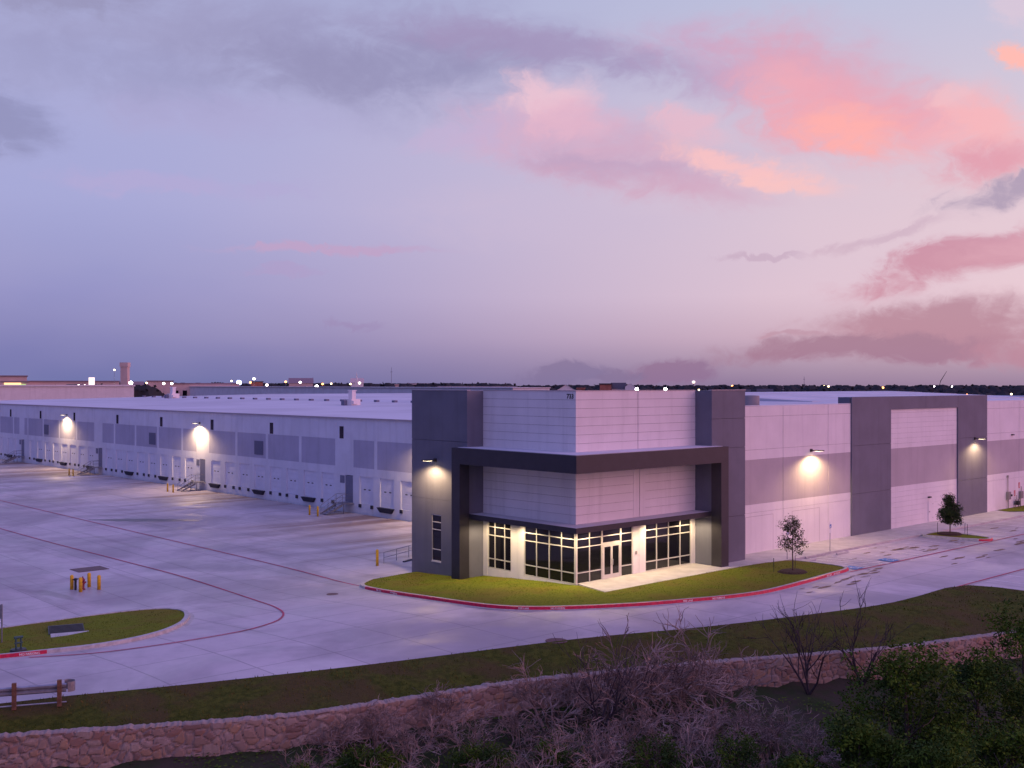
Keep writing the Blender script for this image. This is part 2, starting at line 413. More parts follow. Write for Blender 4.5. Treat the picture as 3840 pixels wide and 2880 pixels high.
def sheet(name, outline, zf, m, step=2., jitter=0., parent=None, margin=.3):
    pts = [Vector((x, y)) for x, y in outline]; n = len(pts)
    edges = [(i, (i+1) % n) for i in range(n)]
    xs = [p.x for p in pts]; ys = [p.y for p in pts]
    x = min(xs)+step/2
    extra = []
    while x < max(xs):
        y = min(ys)+step/2
        while y < max(ys):
            if inside((x, y), outline): extra.append(Vector((x+random.uniform(-.2, .2)*step, y+random.uniform(-.2, .2)*step)))
            y += step
        x += step
    extra = [p for p in extra if inside(p, outline)]
    V, E_, F_, *_r = delaunay_2d_cdt(pts+extra, edges, [list(range(n))], 1, 1e-4)
    mb = MB(); mb.add([(p.x, p.y, zf(p.x, p.y)) for p in V], [f for f in F_])
    o = mb.build(name, m, parent, smooth=True)
    return o
def sst(t_): t_ = min(1, max(0, t_)); return t_*t_*(3-2*t_)
def hp(x, y): return -.15 - 1.05*sst((y+4)/24)          # paving height: falls to the truck court

random.seed(4)
# ------------------------------------------------------------------ ground, paving, verge
edge = smooth_line([(-120, 30), (-75, 12), (-50, 1.6), (-38.95, -2.58), (-36.24, -3.45), (-31.54, -5.26), (-22.97, -8.03), (-11.37, -11.16), (-4.35, -13.83), (2.09, -15.79), (9.4, -17.6), (14.0, -17.88), (18.5, -17.75), (20.6, -18.3), (21.3, -20), (21.4, -24.5)], 1.5)
wall_line = smooth_line([(-75, 10), (-55, 2.0), (-47.2, -1.6), (-39.9, -5.2), (-30.7, -10.3), (-25.7, -11.9), (-18.4, -13.6), (-15.1, -14.8), (-8.8, -17.4), (1.2, -22.2), (8.8, -24.8), (16, -27.2), (32, -32.5), (60, -42)], .5)
ftx = lambda x, y, s_, a: mn.noise(Vector((x*s_, y*s_, 1.7)))*a

def side(x, y):           # distance on the creek side of the wall (negative on the building side)
    best = 1e9; sg = 1
    for i in range(0, len(wall_line)-4, 4):
        ax, ay = wall_line[i]; bx, by = wall_line[min(i+4, len(wall_line)-1)]
        dx, dy = bx-ax, by-ay; l2 = dx*dx+dy*dy
        t_ = max(0, min(1, ((x-ax)*dx+(y-ay)*dy)/l2)); px, py = ax+t_*dx, ay+t_*dy; d = hypot(x-px, y-py)
        if d < best: best = d; sg = -1 if dx*(y-ay)-dy*(x-ax) > 0 else 1
    return best*sg
def creek_z(d): return -2.35 - 1.6*sst(d/12)
# ground: one sheet reaching the horizon, finer near the place
def axis(lo, hi, step, far):
    a = []; x = lo
    while x <= hi: a.append(x); x += step
    o_ = [hi+30, hi+100, hi+300, hi+800, hi+2000, far]; i_ = [lo-30, lo-100, lo-300, lo-800, lo-2000, -far]
    return i_[::-1]+a+o_
xs = axis(-80, 70, 1.25, 7000); ys = axis(-75, 20, 1.25, 7000)
mb = MB()
for y in ys:
    for x in xs:
        if -90 < x < 80 and -90 < y < 30:
            d = side(x, y)
            z = creek_z(d) + ftx(x, y, .25, .35) if d > .2 else (-2.0 if d > -1.2 else -1.75)
        else: z = -1.75
        mb.v.append((x, y, z))
nx = len(xs)
for j in range(len(ys)-1):
    for i in range(nx-1):
        a = j*nx+i
        cx, cy = (xs[i]+xs[i+1])/2, (ys[j]+ys[j+1])/2
        mb.f.append((a, a+1, a+nx+1, a+nx)); mb.mi.append(1 if (-80 < cx < 60 and -80 < cy < 20 and side(cx, cy) > -1) else 0)
tag(mb.build('ground', [M['fields'], M['creek']], smooth=True), kind='structure')

pave_outline = [(x, y) for x, y in edge[::-1]]
pave_outline = [(190, 1.), (190, -24.6), (21.5, -24.6)] + [p for p in pave_outline if p[0] < 21.5] + [(-120, 330), (18.1, 330), (18.1, 17.5), (.8, 16.0), (.8, 1.)]
pave_outline = [p for i, p in enumerate(pave_outline) if i == 0 or hypot(p[0]-pave_outline[i-1][0], p[1]-pave_outline[i-1][1]) > .05]
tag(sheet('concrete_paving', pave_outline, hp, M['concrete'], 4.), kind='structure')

# verge between the paving and the stone wall
ve = [p for p in edge]; vw = [p for p in wall_line]
verge_outline = ve + [(70, -24.5), (70, -44.0)] + vw[::-1]
# the last stretch of the wall line already ends near (60,-42)
edge2 = ve + [(70, -24.5)]
def verge_z(x, y):
    de = near((x, y), edge2); dw = near((x, y), vw)
    t_ = de/(de+dw+1e-6)
    return (hp(x, y)+.05)*(1-t_**1.2) + (-.95)*t_**1.2 + (ftx(x, y, .5, .16)+ftx(x, y, 1.7, .09))*min(1, de/1.5) 
tag(sheet('verge', verge_outline, verge_z, M['verge'], 1.0), kind='structure')

tag(sheet('verge', [(69.8, -24.55), (190, -24.55), (190, -84), (69.8, -46)], lambda x, y: -.12 - .9*sst((-24.55-y)/20), M['verge'], 5.0), kind='structure')
def blades(name, poly_test, bounds, zf, n, h, m, label, seed):
    rnd = random.Random(seed); mb = MB(); k = 0; tries = 0
    while k < n and tries < n*8:
        tries += 1
        x = rnd.uniform(bounds[0], bounds[2]); y = rnd.uniform(bounds[1], bounds[3])
        if not poly_test(x, y): continue
        if mn.noise(Vector((x*.6, y*.6, 0))) < rnd.uniform(-.6, .3): continue
        z = zf(x, y); a = rnd.uniform(0, pi); hh = h*rnd.uniform(.5, 1.4); w = hh*.35
        lx, ly = rnd.uniform(-.4, .4)*hh, rnd.uniform(-.4, .4)*hh
        mb.add([(x-w*cos(a), y-w*sin(a), z-.02), (x+w*cos(a), y+w*sin(a), z-.02), (x+lx+w*.4, y+ly, z+hh), (x+lx-w*.3, y+ly, z+hh*.8)], [(0, 1, 2, 3)]); k += 1
    return tag(mb.build(name, m), label, 'grass', kind='stuff')
vo = [p for p in verge_outline]
blades('grass_tufts', lambda x, y: inside((x, y), vo), (-50, -30, 32, 3), verge_z, 9000, .08, M['blade_dry'], 'rough dark grass growing on the verge above the stone wall', 5)

# ------------------------------------------------------------------ kerbed islands
front_kerb = smooth_line([(-6.24, 15.92), (-7.7, 14.9), (-8.73, 13.54), (-9.2, 11.0), (-9.5, 6.4), (-9.55, 1.5), (-9.1, -1.6), (-7.71, -3.75), (-5.0, -5.75), (-1.6, -7.6), (1.87, -8.93), (4.7, -9.9), (7.46, -10.4), (10.5, -10.35), (13.53, -10.1), (16.5, -9.8), (19.3, -9.55), (20.3, -9.1), (20.75, -8.0), (20.7, -5.8), (20.4, -4.2)], .5)
island_kerb = smooth_line([(-60, 24), (-46, 19.5), (-38, 17.8), (-32.68, 17.55), (-29.07, 17.5), (-25.54, 17.3), (-23.34, 16.6), (-22.43, 15.74), (-22.14, 14.83), (-22.28, 13.6), (-23.0, 11.9), (-23.82, 10.5), (-24.64, 9.4), (-26.0, 8.09), (-27.6, 7.1), (-29.44, 6.58), (-31.3, 6.6), (-33.47, 7.3), (-35.63, 8.12), (-42, 11), (-60, 18)], .5)
def kerb(name, line, red_test, w=.16, hgt=.20, flip=False):
    """a real step: outer face and top; painted where red_test(x, y)"""
    mb = MB(); n = len(line); P_ = []
    for i, (x, y) in enumerate(line):
        a = line[max(i-1, 0)]; c = line[min(i+1, n-1)]; dx, dy = c[0]-a[0], c[1]-a[1]; L = hypot(dx, dy) or 1
        nx_, ny_ = (dy/L, -dx/L) if flip else (-dy/L, dx/L)        # towards the inside
        z = hp(x, y)
        P_.append([(x-nx_*.30, y-ny_*.30, z+.012), (x, y, z+.02), (x+nx_*.02, y+ny_*.02, z+hgt), (x+nx_*w*.75, y+ny_*w*.75, z+hgt+.005), (x+nx_*(w+.14), y+ny_*(w+.14), z+hgt+.004), (x+nx_*(w+.14), y+ny_*(w+.14), z-.1)])
    for i in range(n-1):
        r = red_test(*line[i])
        for k in range(5):
            a, c = P_[i], P_[i+1]
            mb.add([a[k], a[k+1], c[k+1], c[k]], [(0, 1, 2, 3)], 1 if (r and k in (1, 2)) else (0))
    return tag(mb.build(name, [M['kerb'], M['red']], smooth=False), kind='structure')
kerb('kerb', front_kerb, lambda x, y: y < 13.0 and x < 20.0 and not (x > 19.9 and y > -9.3))
kerb('kerb', island_kerb, lambda x, y: x < -33.0 and y < 14, flip=True)
hl = lambda x, y: hp(x, y) + .16 + ftx(x, y, .6, .03)
lawn_outline = front_kerb_in = [p for p in front_kerb]
def offset(line, d):
    out_ = []
    for i, (x, y) in enumerate(line):
        a = line[max(i-1, 0)]; c = line[min(i+1, len(line)-1)]; dx, dy = c[0]-a[0], c[1]-a[1]; L = hypot(dx, dy) or 1
        out_.append((x-dy/L*d, y+dx/L*d))
    return out_
lawn_outline = offset(front_kerb, .26) + [(19.4, -3.7), (17.6, -3.45), (15.3, -3.3), (13.0, -3.25), (9, -3.3), (5, -3.3), (-.62, -3.34), (.3, .3), (.3, 9.8), (-1.2, 9.8), (-1.2, 16.2), (-2.4, 16.2)]
tag(sheet('lawn', lawn_outline, hl, M['lawn'], .9), kind='structure')
isl_outline = offset(island_kerb, -.26)
tag(sheet('island_lawn', isl_outline, hl, M['lawn'], .9), kind='structure')
blades('lawn_blades', lambda x, y: inside((x, y), lawn_outline), (-10, -11, 21, 17), hl, 7000, .05, M['blade'], 'short green lawn grass round the corner entrance', 6)
blades('lawn_blades', lambda x, y: inside((x, y), isl_outline), (-48, 5, -21, 18), hl, 4000, .05, M['blade'], 'short green grass on the long kerbed island at left', 7)

# sidewalk and entrance plaza
walk = [(.3, .3), (-.62, -3.34), (5, -3.29), (9, -3.29), (13, -3.24), (15.3, -3.29), (17.6, -3.44), (19.4, -3.9), (120, -3.9), (120, .3)]
mb = MB()
n = len(walk)
mb.add([(x, y, .025) for x, y in walk] + [(x, y, -.4) for x, y in walk], [tuple(range(n))] + [(i, i+n, (i+1) % n+n, (i+1) % n) for i in range(n)])
tag(mb.build('sidewalk', M['walk']), kind='structure')

def ribbon(mb, pts, w, dz, mi=0):
    for i in range(len(pts)-1):
        (x0, y0), (x1, y1) = pts[i], pts[i+1]; dx, dy = x1-x0, y1-y0; L = hypot(dx, dy) or 1; ox, oy = -dy/L*w/2, dx/L*w/2
        mb.add([(x0-ox, y0-oy, hp(x0, y0)+dz), (x0+ox, y0+oy, hp(x0, y0)+dz), (x1+ox, y1+oy, hp(x1, y1)+dz), (x1-ox, y1-oy, hp(x1, y1)+dz)], [(0, 1, 2, 3)][::-1], mi)
mb = MB()
seg = lambda a, c, st=2.: smooth_line([a, c], st)
ribbon(mb, smooth_line([(-8.2, 260), (-8.2, 160), (-8.0, 95), (-7.8, 62.8), (-7.6, 27), (-8.3, 14.4)], 2), .14, .03)
ribbon(mb, smooth_line([(-17.6, 260), (-17.5, 150), (-17.1, 68), (-16.3, 40.6), (-15.9, 28.9), (-16.18, 19.2), (-16.9, 13.28), (-17.6, 10.2), (-18.42, 8.13), (-19.48, 6.56), (-20.7, 5.45), (-22.81, 4.46), (-24.74, 4.18), (-28.31, 4.3), (-31.84, 5.11), (-34.5, 7.0)], .8), .14, .03)
ribbon(mb, seg((19.5, -9.75), (120, -9.75)), .14, .03)
ribbon(mb, seg((18.4, -18.0), (120, -18.1)), .14, .03)
tag(mb.build('fire_lane_line', M['redline']), kind='structure')
# parking stripes
mb = MB()
for i in range(32):
    x = 28.1 + i*2.75
    if 41.0 < x < 45.6: continue
    ribbon(mb, [(x, -4.0), (x, -9.6)], .13, .03)
for i in range(36):
    x = 24.0 + i*2.75
    ribbon(mb, [(x, -18.3), (x+.001, -23.9)], .10, .03)
for x in (22.6, 25.3): ribbon(mb, [(x, -4.0), (x, -9.6)], .10, .03)
for k in range(7): ribbon(mb, [(22.7, -4.2-k*.8), (25.2, -5.0-k*.8)], .10, .034)
tag(mb.build('parking_lines', M['white_paint']), kind='structure')
# accessible parking emblem: blue square and white wheelchair figure
for ex in (21.3, 26.7):
    z0 = hp(ex, -8.9)+.034
    mb = MB(); mb.add([(ex-.65, -9.55, z0), (ex+.65, -9.55, z0), (ex+.65, -8.25, z0), (ex-.65, -8.25, z0)], [(0, 1, 2, 3)])
    z1 = z0+.006; cx, cy = ex, -8.95
    ring = [(cx+.30*cos(a), cy+.30*sin(a)-.08) for a in [pi*.75+i*pi*1.3/14 for i in range(15)]]
    def rib2(pts, w):
        for i in range(len(pts)-1):
            (x0, y0), (x1, y1) = pts[i], pts[i+1]; dx, dy = x1-x0, y1-y0; L = hypot(dx, dy) or 1; ox, oy = -dy/L*w/2, dx/L*w/2
            mb.add([(x0-ox, y0-oy, z1), (x1-ox, y1-oy, z1), (x1+ox, y1+oy, z1), (x0+ox, y0+oy, z1)], [(0, 1, 2, 3)], 1)
    rib2(ring, .08); rib2([(cx-.08, cy+.42), (cx-.04, cy+.02), (cx+.2, cy+.0), (cx+.34, cy-.36), (cx+.46, cy-.34)], .09); rib2([(cx-.08, cy+.2), (cx+.18, cy+.2)], .07)
    mb.add([(cx-.08+.09*cos(a), cy+.50+.09*sin(a), z1) for a in [i*pi/5 for i in range(10)]], [tuple(range(10))], 1)
    tag(mb.build('accessible_emblem', [M['blue_paint'], M['white_paint']]), kind='structure')

# dirt and leaf litter patches left by rain on the lot
mb = MB(); rnd = random.Random(8)
for (cx, cy, n_, s_) in ((31, -6.8, 9, .9), (38, -8, 10, 1.0), (14, -11.6, 12, .7), (20.5, -11, 9, .7), (48, -12, 9, 1.3), (33, -12.4, 7, .9), (56, -7, 6, .8), (24.8, -6.8, 5, .5), (17.2, -3.3, 4, .6)):
    for k in range(n_):
        x, y = cx+rnd.gauss(0, 2.6), cy+rnd.gauss(0, .8); r = s_*rnd.uniform(.1, .75); z = hp(x, y)+.018
        if y > -4.1 or (x < 20.9 and y > -10.3): continue
        ph = rnd.random()*9
        mb.add([(x+r*(1+.5*mn.noise(Vector((cos(a)*2, sin(a)*2, ph))))*cos(a)*1.7, y+r*.35*(1+.8*mn.noise(Vector((cos(a)*2+5, sin(a)*2, ph))))*sin(a), z) for a in [i*pi/8 for i in range(16)]], [tuple(range(16))])
tag(mb.build('dirt_patches', M['dirt']), 'brown dirt and leaf litter washed over the parking lot', 'litter', kind='stuff')

# covers in the paving
def disc(name, x, y, r, m, label, cat, square=False):
    z = hp(x, y)+.012; mb = MB()
    if square: mb.box(-r, -r*.8, 0, r, r*.8, .02)
    else: mb.lathe([(r, 0), (r, .02), (r*.86, .026), (r*.82, .016), (.01, .018)], n=24)
    o = mb.build(name, m, loc=(x, y, z)); return tag(o, label, cat)
disc('manhole_cover', -11.8, 12.63, .42, M['cover'], 'small round manhole cover in the drive near the lawn tip', 'manhole cover')
disc('manhole_cover', -12.41, -10.65, .62, M['cover'], 'large round rusty manhole cover at the verge edge', 'manhole cover')
disc('access_hatch', -19.94, 36.2, 1.25, M['cover'], 'square rusty access hatch behind the fire hydrant', 'hatch', True)
# dark damp patch in the court
mb = MB()
pp = [(-7.4+(i/23)*9, 69-(i/23)*9) for i in range(24)]
top_ = []; bot_ = []
for i, (x, y) in enumerate(pp):
    w = .9*sin(pi*(i+.5)/24)*(1+.5*mn.noise(Vector((i*.5, 0, 0)))); top_.append((x+w, y+w, hp(x, y)+.014)); bot_.append((x-w, y-w*.8, hp(x, y)+.014))
mb.add(top_+bot_[::-1], [tuple(range(48))[::-1]])
M['damp'] = mat('damp_asphalt_patch', (.12, .10, .115), .35, var=.2)
tag(mb.build('damp_patch', M['damp']), kind='structure')

# ------------------------------------------------------------------ lettering
def text_mesh(name, txt, size, m, mtx, parent=None, thick=.002):
    cu = bpy.data.curves.new(name, 'FONT'); cu.body = txt; cu.size = size; cu.extrude = thick; cu.offset = size*.02; cu.align_x = 'CENTER'; cu.align_y = 'CENTER'
    o = bpy.data.objects.new(name, cu); COL.objects.link(o); bpy.context.view_layer.update()
    me = bpy.data.meshes.new_from_object(o.evaluated_get(bpy.context.evaluated_depsgraph_get()))
    bpy.data.objects.remove(o); me.transform(mtx); me.materials.clear(); me.materials.append(m)
    r = bpy.data.objects.new(name, me); COL.objects.link(r)
    if parent: r.parent = parent
    return r
def face_mtx(p, right, up=(0, 0, 1)):
    r = Vector(right).normalized(); u = Vector(up).normalized(); n_ = r.cross(u)
    return Matrix(((r.x, u.x, n_.x, p[0]), (r.y, u.y, n_.y, p[1]), (r.z, u.z, n_.z, p[2]), (0, 0, 0, 1)))
def kerb_text(line, target, txt, size=.15, off=.012, flip=False):
    i = min(range(len(line)-2), key=lambda k: hypot(line[k][0]-target[0], line[k][1]-target[1])); i = max(1, i)
    a, c = line[i-1], line[i+1]; dx, dy = c[0]-a[0], c[1]-a[1]; L = hypot(dx, dy); dx /= L; dy /= L
    if flip: dx, dy = -dx, -dy
    nx_, ny_ = dy, -dx                   # outward, to the right of travel
    x, y = line[i]
    o = text_mesh('kerb_lettering', txt, size, M['white_paint'], face_mtx((x+nx_*off, y+ny_*off, hp(x, y)+.105), (dx, dy, 0)), thick=.001)
    tag(o, kind='structure')
kerb_text(front_kerb, (-8.0, -3.3), 'FIRE LANE'); kerb_text(front_kerb, (-6.4, -4.75), 'NO PARKING')
kerb_text(front_kerb, (1.6, -8.8), 'FIRE LANE', .16); kerb_text(front_kerb, (3.4, -9.5), 'NO PARKING', .16)
kerb_text(front_kerb, (16.3, -9.8), 'FIRE LANE', .16); kerb_text(front_kerb, (17.8, -9.7), 'NO PARKING', .16)
kerb_text(front_kerb, (-9.3, 10.4), 'FIRE LANE'); kerb_text(front_kerb, (-9.4, 8.6), 'NO PARKING')
kerb_text(island_kerb, (-34.3, 7.6), 'NO PARKING', .17, flip=True)

# ------------------------------------------------------------------ the warehouse
WH = empty('warehouse', 'long white and grey tilt-up warehouse with a glazed corner entrance and loading docks', 'warehouse')
def slabs_y(mb, x0, x1, zs, yf, yb, gap=.025, vj=(), mi=0):
    """wall facing -Y made of slabs with open reveals between them"""
    xj = [x0] + [v for v in vj if x0 < v < x1] + [x1]
    for i in range(len(xj)-1):
        for k in range(len(zs)-1):
            mb.box(xj[i]+(gap/2 if i else 0), yf, zs[k]+(gap/2 if k else 0), xj[i+1]-(gap/2 if i < len(xj)-2 else 0), yb, zs[k+1]-(gap/2 if k < len(zs)-2 else 0), mi)
def slabs_x(mb, y0, y1, zs, xf, xb, gap=.025, vj=(), mi=0):
    yj = [y0] + [v for v in vj if y0 < v < y1] + [y1]
    for i in range(len(yj)-1):
        for k in range(len(zs)-1):
            mb.box(xf, yj[i]+(gap/2 if i else 0), zs[k]+(gap/2 if k else 0), xb, yj[i+1]-(gap/2 if i < len(yj)-2 else 0), zs[k+1]-(gap/2 if k < len(zs)-2 else 0), mi)
def part(mb, name, m, parent=WH, label=None):
    o = mb.build(name, m, parent)
    if label: o['label'] = label
    return o
# core behind reveals
mb = MB(); mb.box(17.75, .06, -.3, 120, .4, 11.9); mb.box(.06, .06, 3.9, 13.3, .3, 13.3); mb.box(.06, .3, 3.9, .3, 9.9, 13.3)
mb.box(18.37, 17., 3.4, 18.6, 214.9, 9.9)
part(mb, 'wall_core', M['joint'])
# entrance block, white walls above the glazing with horizontal reveals
zt = [4.18+i*.62 for i in range(6)] + [7.97]; zu = [9.2+i*.614 for i in range(7)] + [13.5]
mb = MB()
slabs_y(mb, .0, 6.68, zt, 0., .06, .018); slabs_y(mb, 6.74, 13.3, zt, 0., .06, .018); slabs_y(mb, .0, 6.52, zu, 0., .06, .018); slabs_y(mb, 6.58, 13.3, zu, 0., .06, .018)
slabs_x(mb, .06, 9.9, zt, 0., .06, .018); slabs_x(mb, .06, 9.9, zu, 0., .06, .018)
part(mb, 'entrance_wall', M['white_wall'])
mb = MB()       # smooth pilaster strips between the ribbed panels
mb.box(6.05, -.02, 4.2, 6.68, -.003, 7.95); mb.box(6.74, -.02, 4.2, 7.36, -.003, 7.95)
part(mb, 'pilaster', M['white_wall'])
# piers between the windows
mb = MB()
mb.box(6.02, 0., -1, 6.68, .4, 3.9); mb.box(6.70, 0., -1, 7.39, .4, 3.9); mb.box(12.81, 0., -1, 13.3, .4, 3.9)
mb.box(0., 5.34, -1, .4, 6.72, 3.9); mb.box(0., 9.39, -1, .4, 9.9, 3.9)
mb.box(.02, .14, -1, .4, 5.32, -.04); mb.box(.02, 6.74, -1, .4, 9.37, .02); mb.box(.02, .02, -1, 6.0, .4, -.04); mb.box(7.41, .02, -1, 12.8, .4, .03)
mb.box(6.25, -.05, 1.45, 6.42, -.002, 1.68, 1)
part(mb, 'pier', [M['white_wall'], M['utility']])
mb = MB()       # dark grey end masses
slabs_y(mb, 13.3, 17.6, [-.3, 3.6, 9.0, 11.3, 13.5], -1.6, -1.52, .03)
mb.box(13.3, -1.52, -.3, 17.6, .9, 13.48)
slabs_x(mb, 9.9, 16.8, [5.0, 9.6, 13.5], -1.6, -1.52, .03)
mb.box(-1.6, 9.9, -1.4, -1.52, 13.05, 4.985); mb.box(-1.6, 14.25, -1.4, -1.52, 16.8, 4.985); mb.box(-1.6, 13.05, 3.8, -1.52, 14.25, 4.985); mb.box(-1.6, 13.05, -1.4, -1.52, 14.25, .08)
mb.box(-1.52, 9.9, -1.4, -.0, 13.05, 13.48); mb.box(-1.52, 14.25, -1.4, 0, 16.8, 13.4); mb.box(-1.52, 13.05, 3.8, 0, 14.25, 13.48); mb.box(-1.52, 13.05, -1.4, 0, 14.25, .08); mb.box(-.9, 13.05, .08, -.1, 14.25, 3.8)
mb.box(0, 16.0, -1.4, 17.6, 16.8, 13.4); mb.box(16.8, .9, 9, 17.6, 16.0, 13.4)
# cut for the slot window is made by building the face round it
part(mb, 'grey_wall', M['grey'])
mb = MB(); mb.box(.3, .3, 12.9, 16.8, 16.0, 13.1)
mb2 = MB(); mb2.box(-1.64, 9.86, 13.505, -1.3, 16.84, 13.56); mb2.box(-.04, -.04, 13.505, .34, 9.85, 13.55); mb2.box(.35, -.04, 13.505, 13.25, .34, 13.55); mb2.box(13.26, -1.64, 13.505, 17.64, -1.3, 13.56); mb2.box(-1.29, 16.5, 13.405, 17.64, 16.84, 13.44)
part(mb, 'entrance_roof', M['roof']); part(mb2, 'coping', M['gutter'])
# charcoal frame that wraps the corner, and the lower awning
mb = MB()
mb.box(-2.55, -2.55, 8.0, 14.15, -.0-.003, 9.2); mb.box(-2.55, -.003, 8.0, -.003, 10.6, 9.2)
mb.box(13.24, -2.55, -.02, 14.15, -1.603, 7.998); mb.box(-2.55, 9.65, -1., -1.603, 10.6, 7.998)
part(mb, 'corner_frame', M['charcoal'])
mb = MB(); mb.box(-2.2, -2.2, 9.203, 13.9, -.005, 9.23); mb.box(-2.2, -.005, 9.203, -.005, 10.3, 9.23); part(mb, 'frame_top', M['roof'])
mb = MB(); mb.box(-1.5, -1.5, 4.163, 13.2, -.006, 4.18); mb.box(-1.5, -.006, 4.163, -.006, 9.8, 4.18); part(mb, 'awning_top', M['roof'])
mb = MB()
mb.box(-1.55, -1.55, 3.88, 13.28, -.004, 4.16); mb.box(-1.55, -.004, 3.88, -.004, 9.88, 4.16)
mb.box(-1.6, -1.6, 3.82, 13.28, -1.551, 4.2); mb.box(-1.6, -1.551, 3.82, -1.551, 9.88, 4.2)
part(mb, 'awning', M['charcoal'])
# glazing
def window_y(x0, x1, z0, z1, vs, hs, y=0., w=.07, skip=None):
    f = MB()
    f.box(x0, y+.02, z1-w, x1, y+.14, z1); f.box(x0, y+.02, z0, x1, y+.14, z0+w)
    for v in [x0+w/2] + list(vs) + [x1-w/2]: f.box(v-w/2, y+.024, z0+w, v+w/2, y+.135, z1-w)
    xx = [x0+w/2] + list(vs) + [x1-w/2]
    for h in hs:
        for i in range(len(xx)-1):
            if skip and skip(xx[i], h): continue
            f.box(xx[i]+w/2, y+.028, h-w/2, xx[i+1]-w/2, y+.13, h+w/2)
    o = part(f, 'window', M['mullion'])
    g_ = MB(); g_.box(x0+.02, y+.08, z0+.02, x1-.02, y+.10, z1-.02); part(g_, 'glass', M['glass'], o)
    return o
def window_x(y0, y1, z0, z1, vs, hs, x=0., w=.07):
    f = MB()
    f.box(x+.02, y0, z1-w, x+.14, y1, z1); f.box(x+.02, y0, z0, x+.14, y1, z0+w)
    yy = [y0+w/2] + list(vs) + [y1-w/2]
    for v in yy: f.box(x+.024, v-w/2, z0+w, x+.135, v+w/2, z1-w)
    for h in hs:
        for i in range(len(yy)-1): f.box(x+.028, yy[i]+w/2, h-w/2, x+.13, yy[i+1]-w/2, h+w/2)
    o = part(f, 'window', M['mullion'])
    g_ = MB(); g_.box(x+.08, y0+.02, z0+.02, x+.10, y1-.02, z1-.02); part(g_, 'glass', M['glass'], o)
    return o
window_y(.12, 2.72, -.04, 3.88, (1.43,), (3.1, 2.52, .74))
window_y(2.72, 4.7, 2.56, 3.88, (), (3.1,))
window_y(4.7, 6.0, -.04, 3.88, (), (3.1, 2.52, .74))
window_y(7.4, 12.8, .02, 3.88, (8.72, 10.1, 11.49), (3.1, 2.52, .74))
window_x(.12, 5.32, -.04, 3.88, (1.46, 2.72, 4.03), (3.1, 2.52, .74))
window_x(6.74, 9.38, .02, 3.88, (7.49, 8.59), (3.17, 2.53, .75))
mb = MB(); mb.box(0, 0, -.06, .115, .115, 3.88); part(mb, 'corner_post', M['mullion'])
# double entrance door
d_ = MB(); d_.box(2.73, .0, -.02, 2.83, .16, 2.55); d_.box(4.59, .0, -.02, 4.69, .16, 2.55); d_.box(2.84, .0, 2.43, 4.58, .16, 2.55)
dr = part(d_, 'entrance_door', M['mullion'])
for x0, hx in ((2.85, 3.62), (3.72, 3.80)):
    lf = MB(); x1 = x0+.86
    lf.box(x0, .02, .02, x0+.1, .07, 2.42); lf.box(x1-.1, .02, .02, x1, .07, 2.42); lf.box(x0+.1, .02, 2.31, x1-.1, .07, 2.42); lf.box(x0+.1, .02, .02, x1-.1, .07, .32)
    part(lf, 'door_leaf', M['mullion'], dr)
    gl = MB(); gl.box(x0+.09, .04, .31, x1-.09, .05, 2.32); part(gl, 'glass', M['glass'], dr)
    hd = MB(); hd.tube([(hx, .02, .95), (hx, -.06, 1.0), (hx, -.06, 1.35), (hx, .02, 1.4)], .02, 6); part(hd, 'handle', M['steel'], dr)
# slot window in the grey left mass
f = MB(); f.box(-1.62, 13.05, .08, -1.5, 14.25, .16)
for z in (.16, 1.05, 2.6, 3.18, 3.74): f.box(-1.56, 13.1, z, -1.46, 14.2, z+.06)
f.box(-1.56, 13.05, .16, -1.46, 13.1, 3.8); f.box(-1.56, 14.2, .16, -1.46, 14.25, 3.8)
o = part(f, 'window', M['mullion']); g_ = MB(); g_.box(-1.5, 13.1, .16, -1.48, 14.2, 3.78); part(g_, 'glass', M['glass'], o)
text_mesh('building_number', '733', .46, M['black'], face_mtx((-.012, .55, 13.12), (0, -1, 0)), WH, .008)

# long front wall
VJ = (25.25, 32.3, 43.2, 50.11, 57.04, 63.86, 72.3, 79.2, 86.2, 93.2, 100, 107)
def bands(x0, x1, top):
    for nm, zs, m in (('wall_panel', [-.3, 3.35, 4.05], 'white_wall'), ('wall_stripe', [4.05, 7.73], 'light_grey'), ('wall_panel', [7.73, 8.55, 11.3, top], 'white_wall')):
        mb = MB()
        xj = [x0] + [v for v in VJ if x0 < v < x1] + [x1]
        for i in range(len(xj)-1):
            for k in range(len(zs)-1):
                g1 = .03
                mb.box(xj[i]+(g1 if i else 0), 0, zs[k]+(.01 if k else 0), xj[i+1]-(g1 if i < len(xj)-2 else 0), .06, zs[k+1]-.01)
        part(mb, nm, M[m])
bands(17.6, 36.1, 12.16); bands(63.86, 118, 12.12)
# ribbed inset of the portal
for nm, zs, m in (('wall_panel', [-.3]+[.5+i*.5 for i in range(7)]+[4.05], 'white_wall'), ('wall_stripe', [4.06, 7.73], 'light_grey'), ('wall_panel', [7.74]+[8.2+i*.5 for i in range(7)]+[11.55], 'white_wall')):
    mb = MB(); slabs_y(mb, 43.2, 57.04, zs, 0., .06, .012, (50.11,)); part(mb, nm, M[m])
mb = MB()
for x0, x1 in ((36.1, 43.19), (57.05, 63.86)): slabs_y(mb, x0, x1, [-.3, 3.85, 8.3, 12.79], -.14, -.06, .03); mb.box(x0, -.06, -.3, x1, -.003, 12.78)
mb.box(43.2, -.14, 11.55, 50.1, .058, 12.79); mb.box(50.13, -.14, 11.55, 57.03, .058, 12.79); mb.box(36.1, .062, 11.95, 63.86, 1.3, 12.78)
part(mb, 'portal', M['grey'])
mb = MB(); mb.box(17.6, -.02, 12.17, 36.09, .42, 12.22); part(mb, 'coping', M['white_wall'])
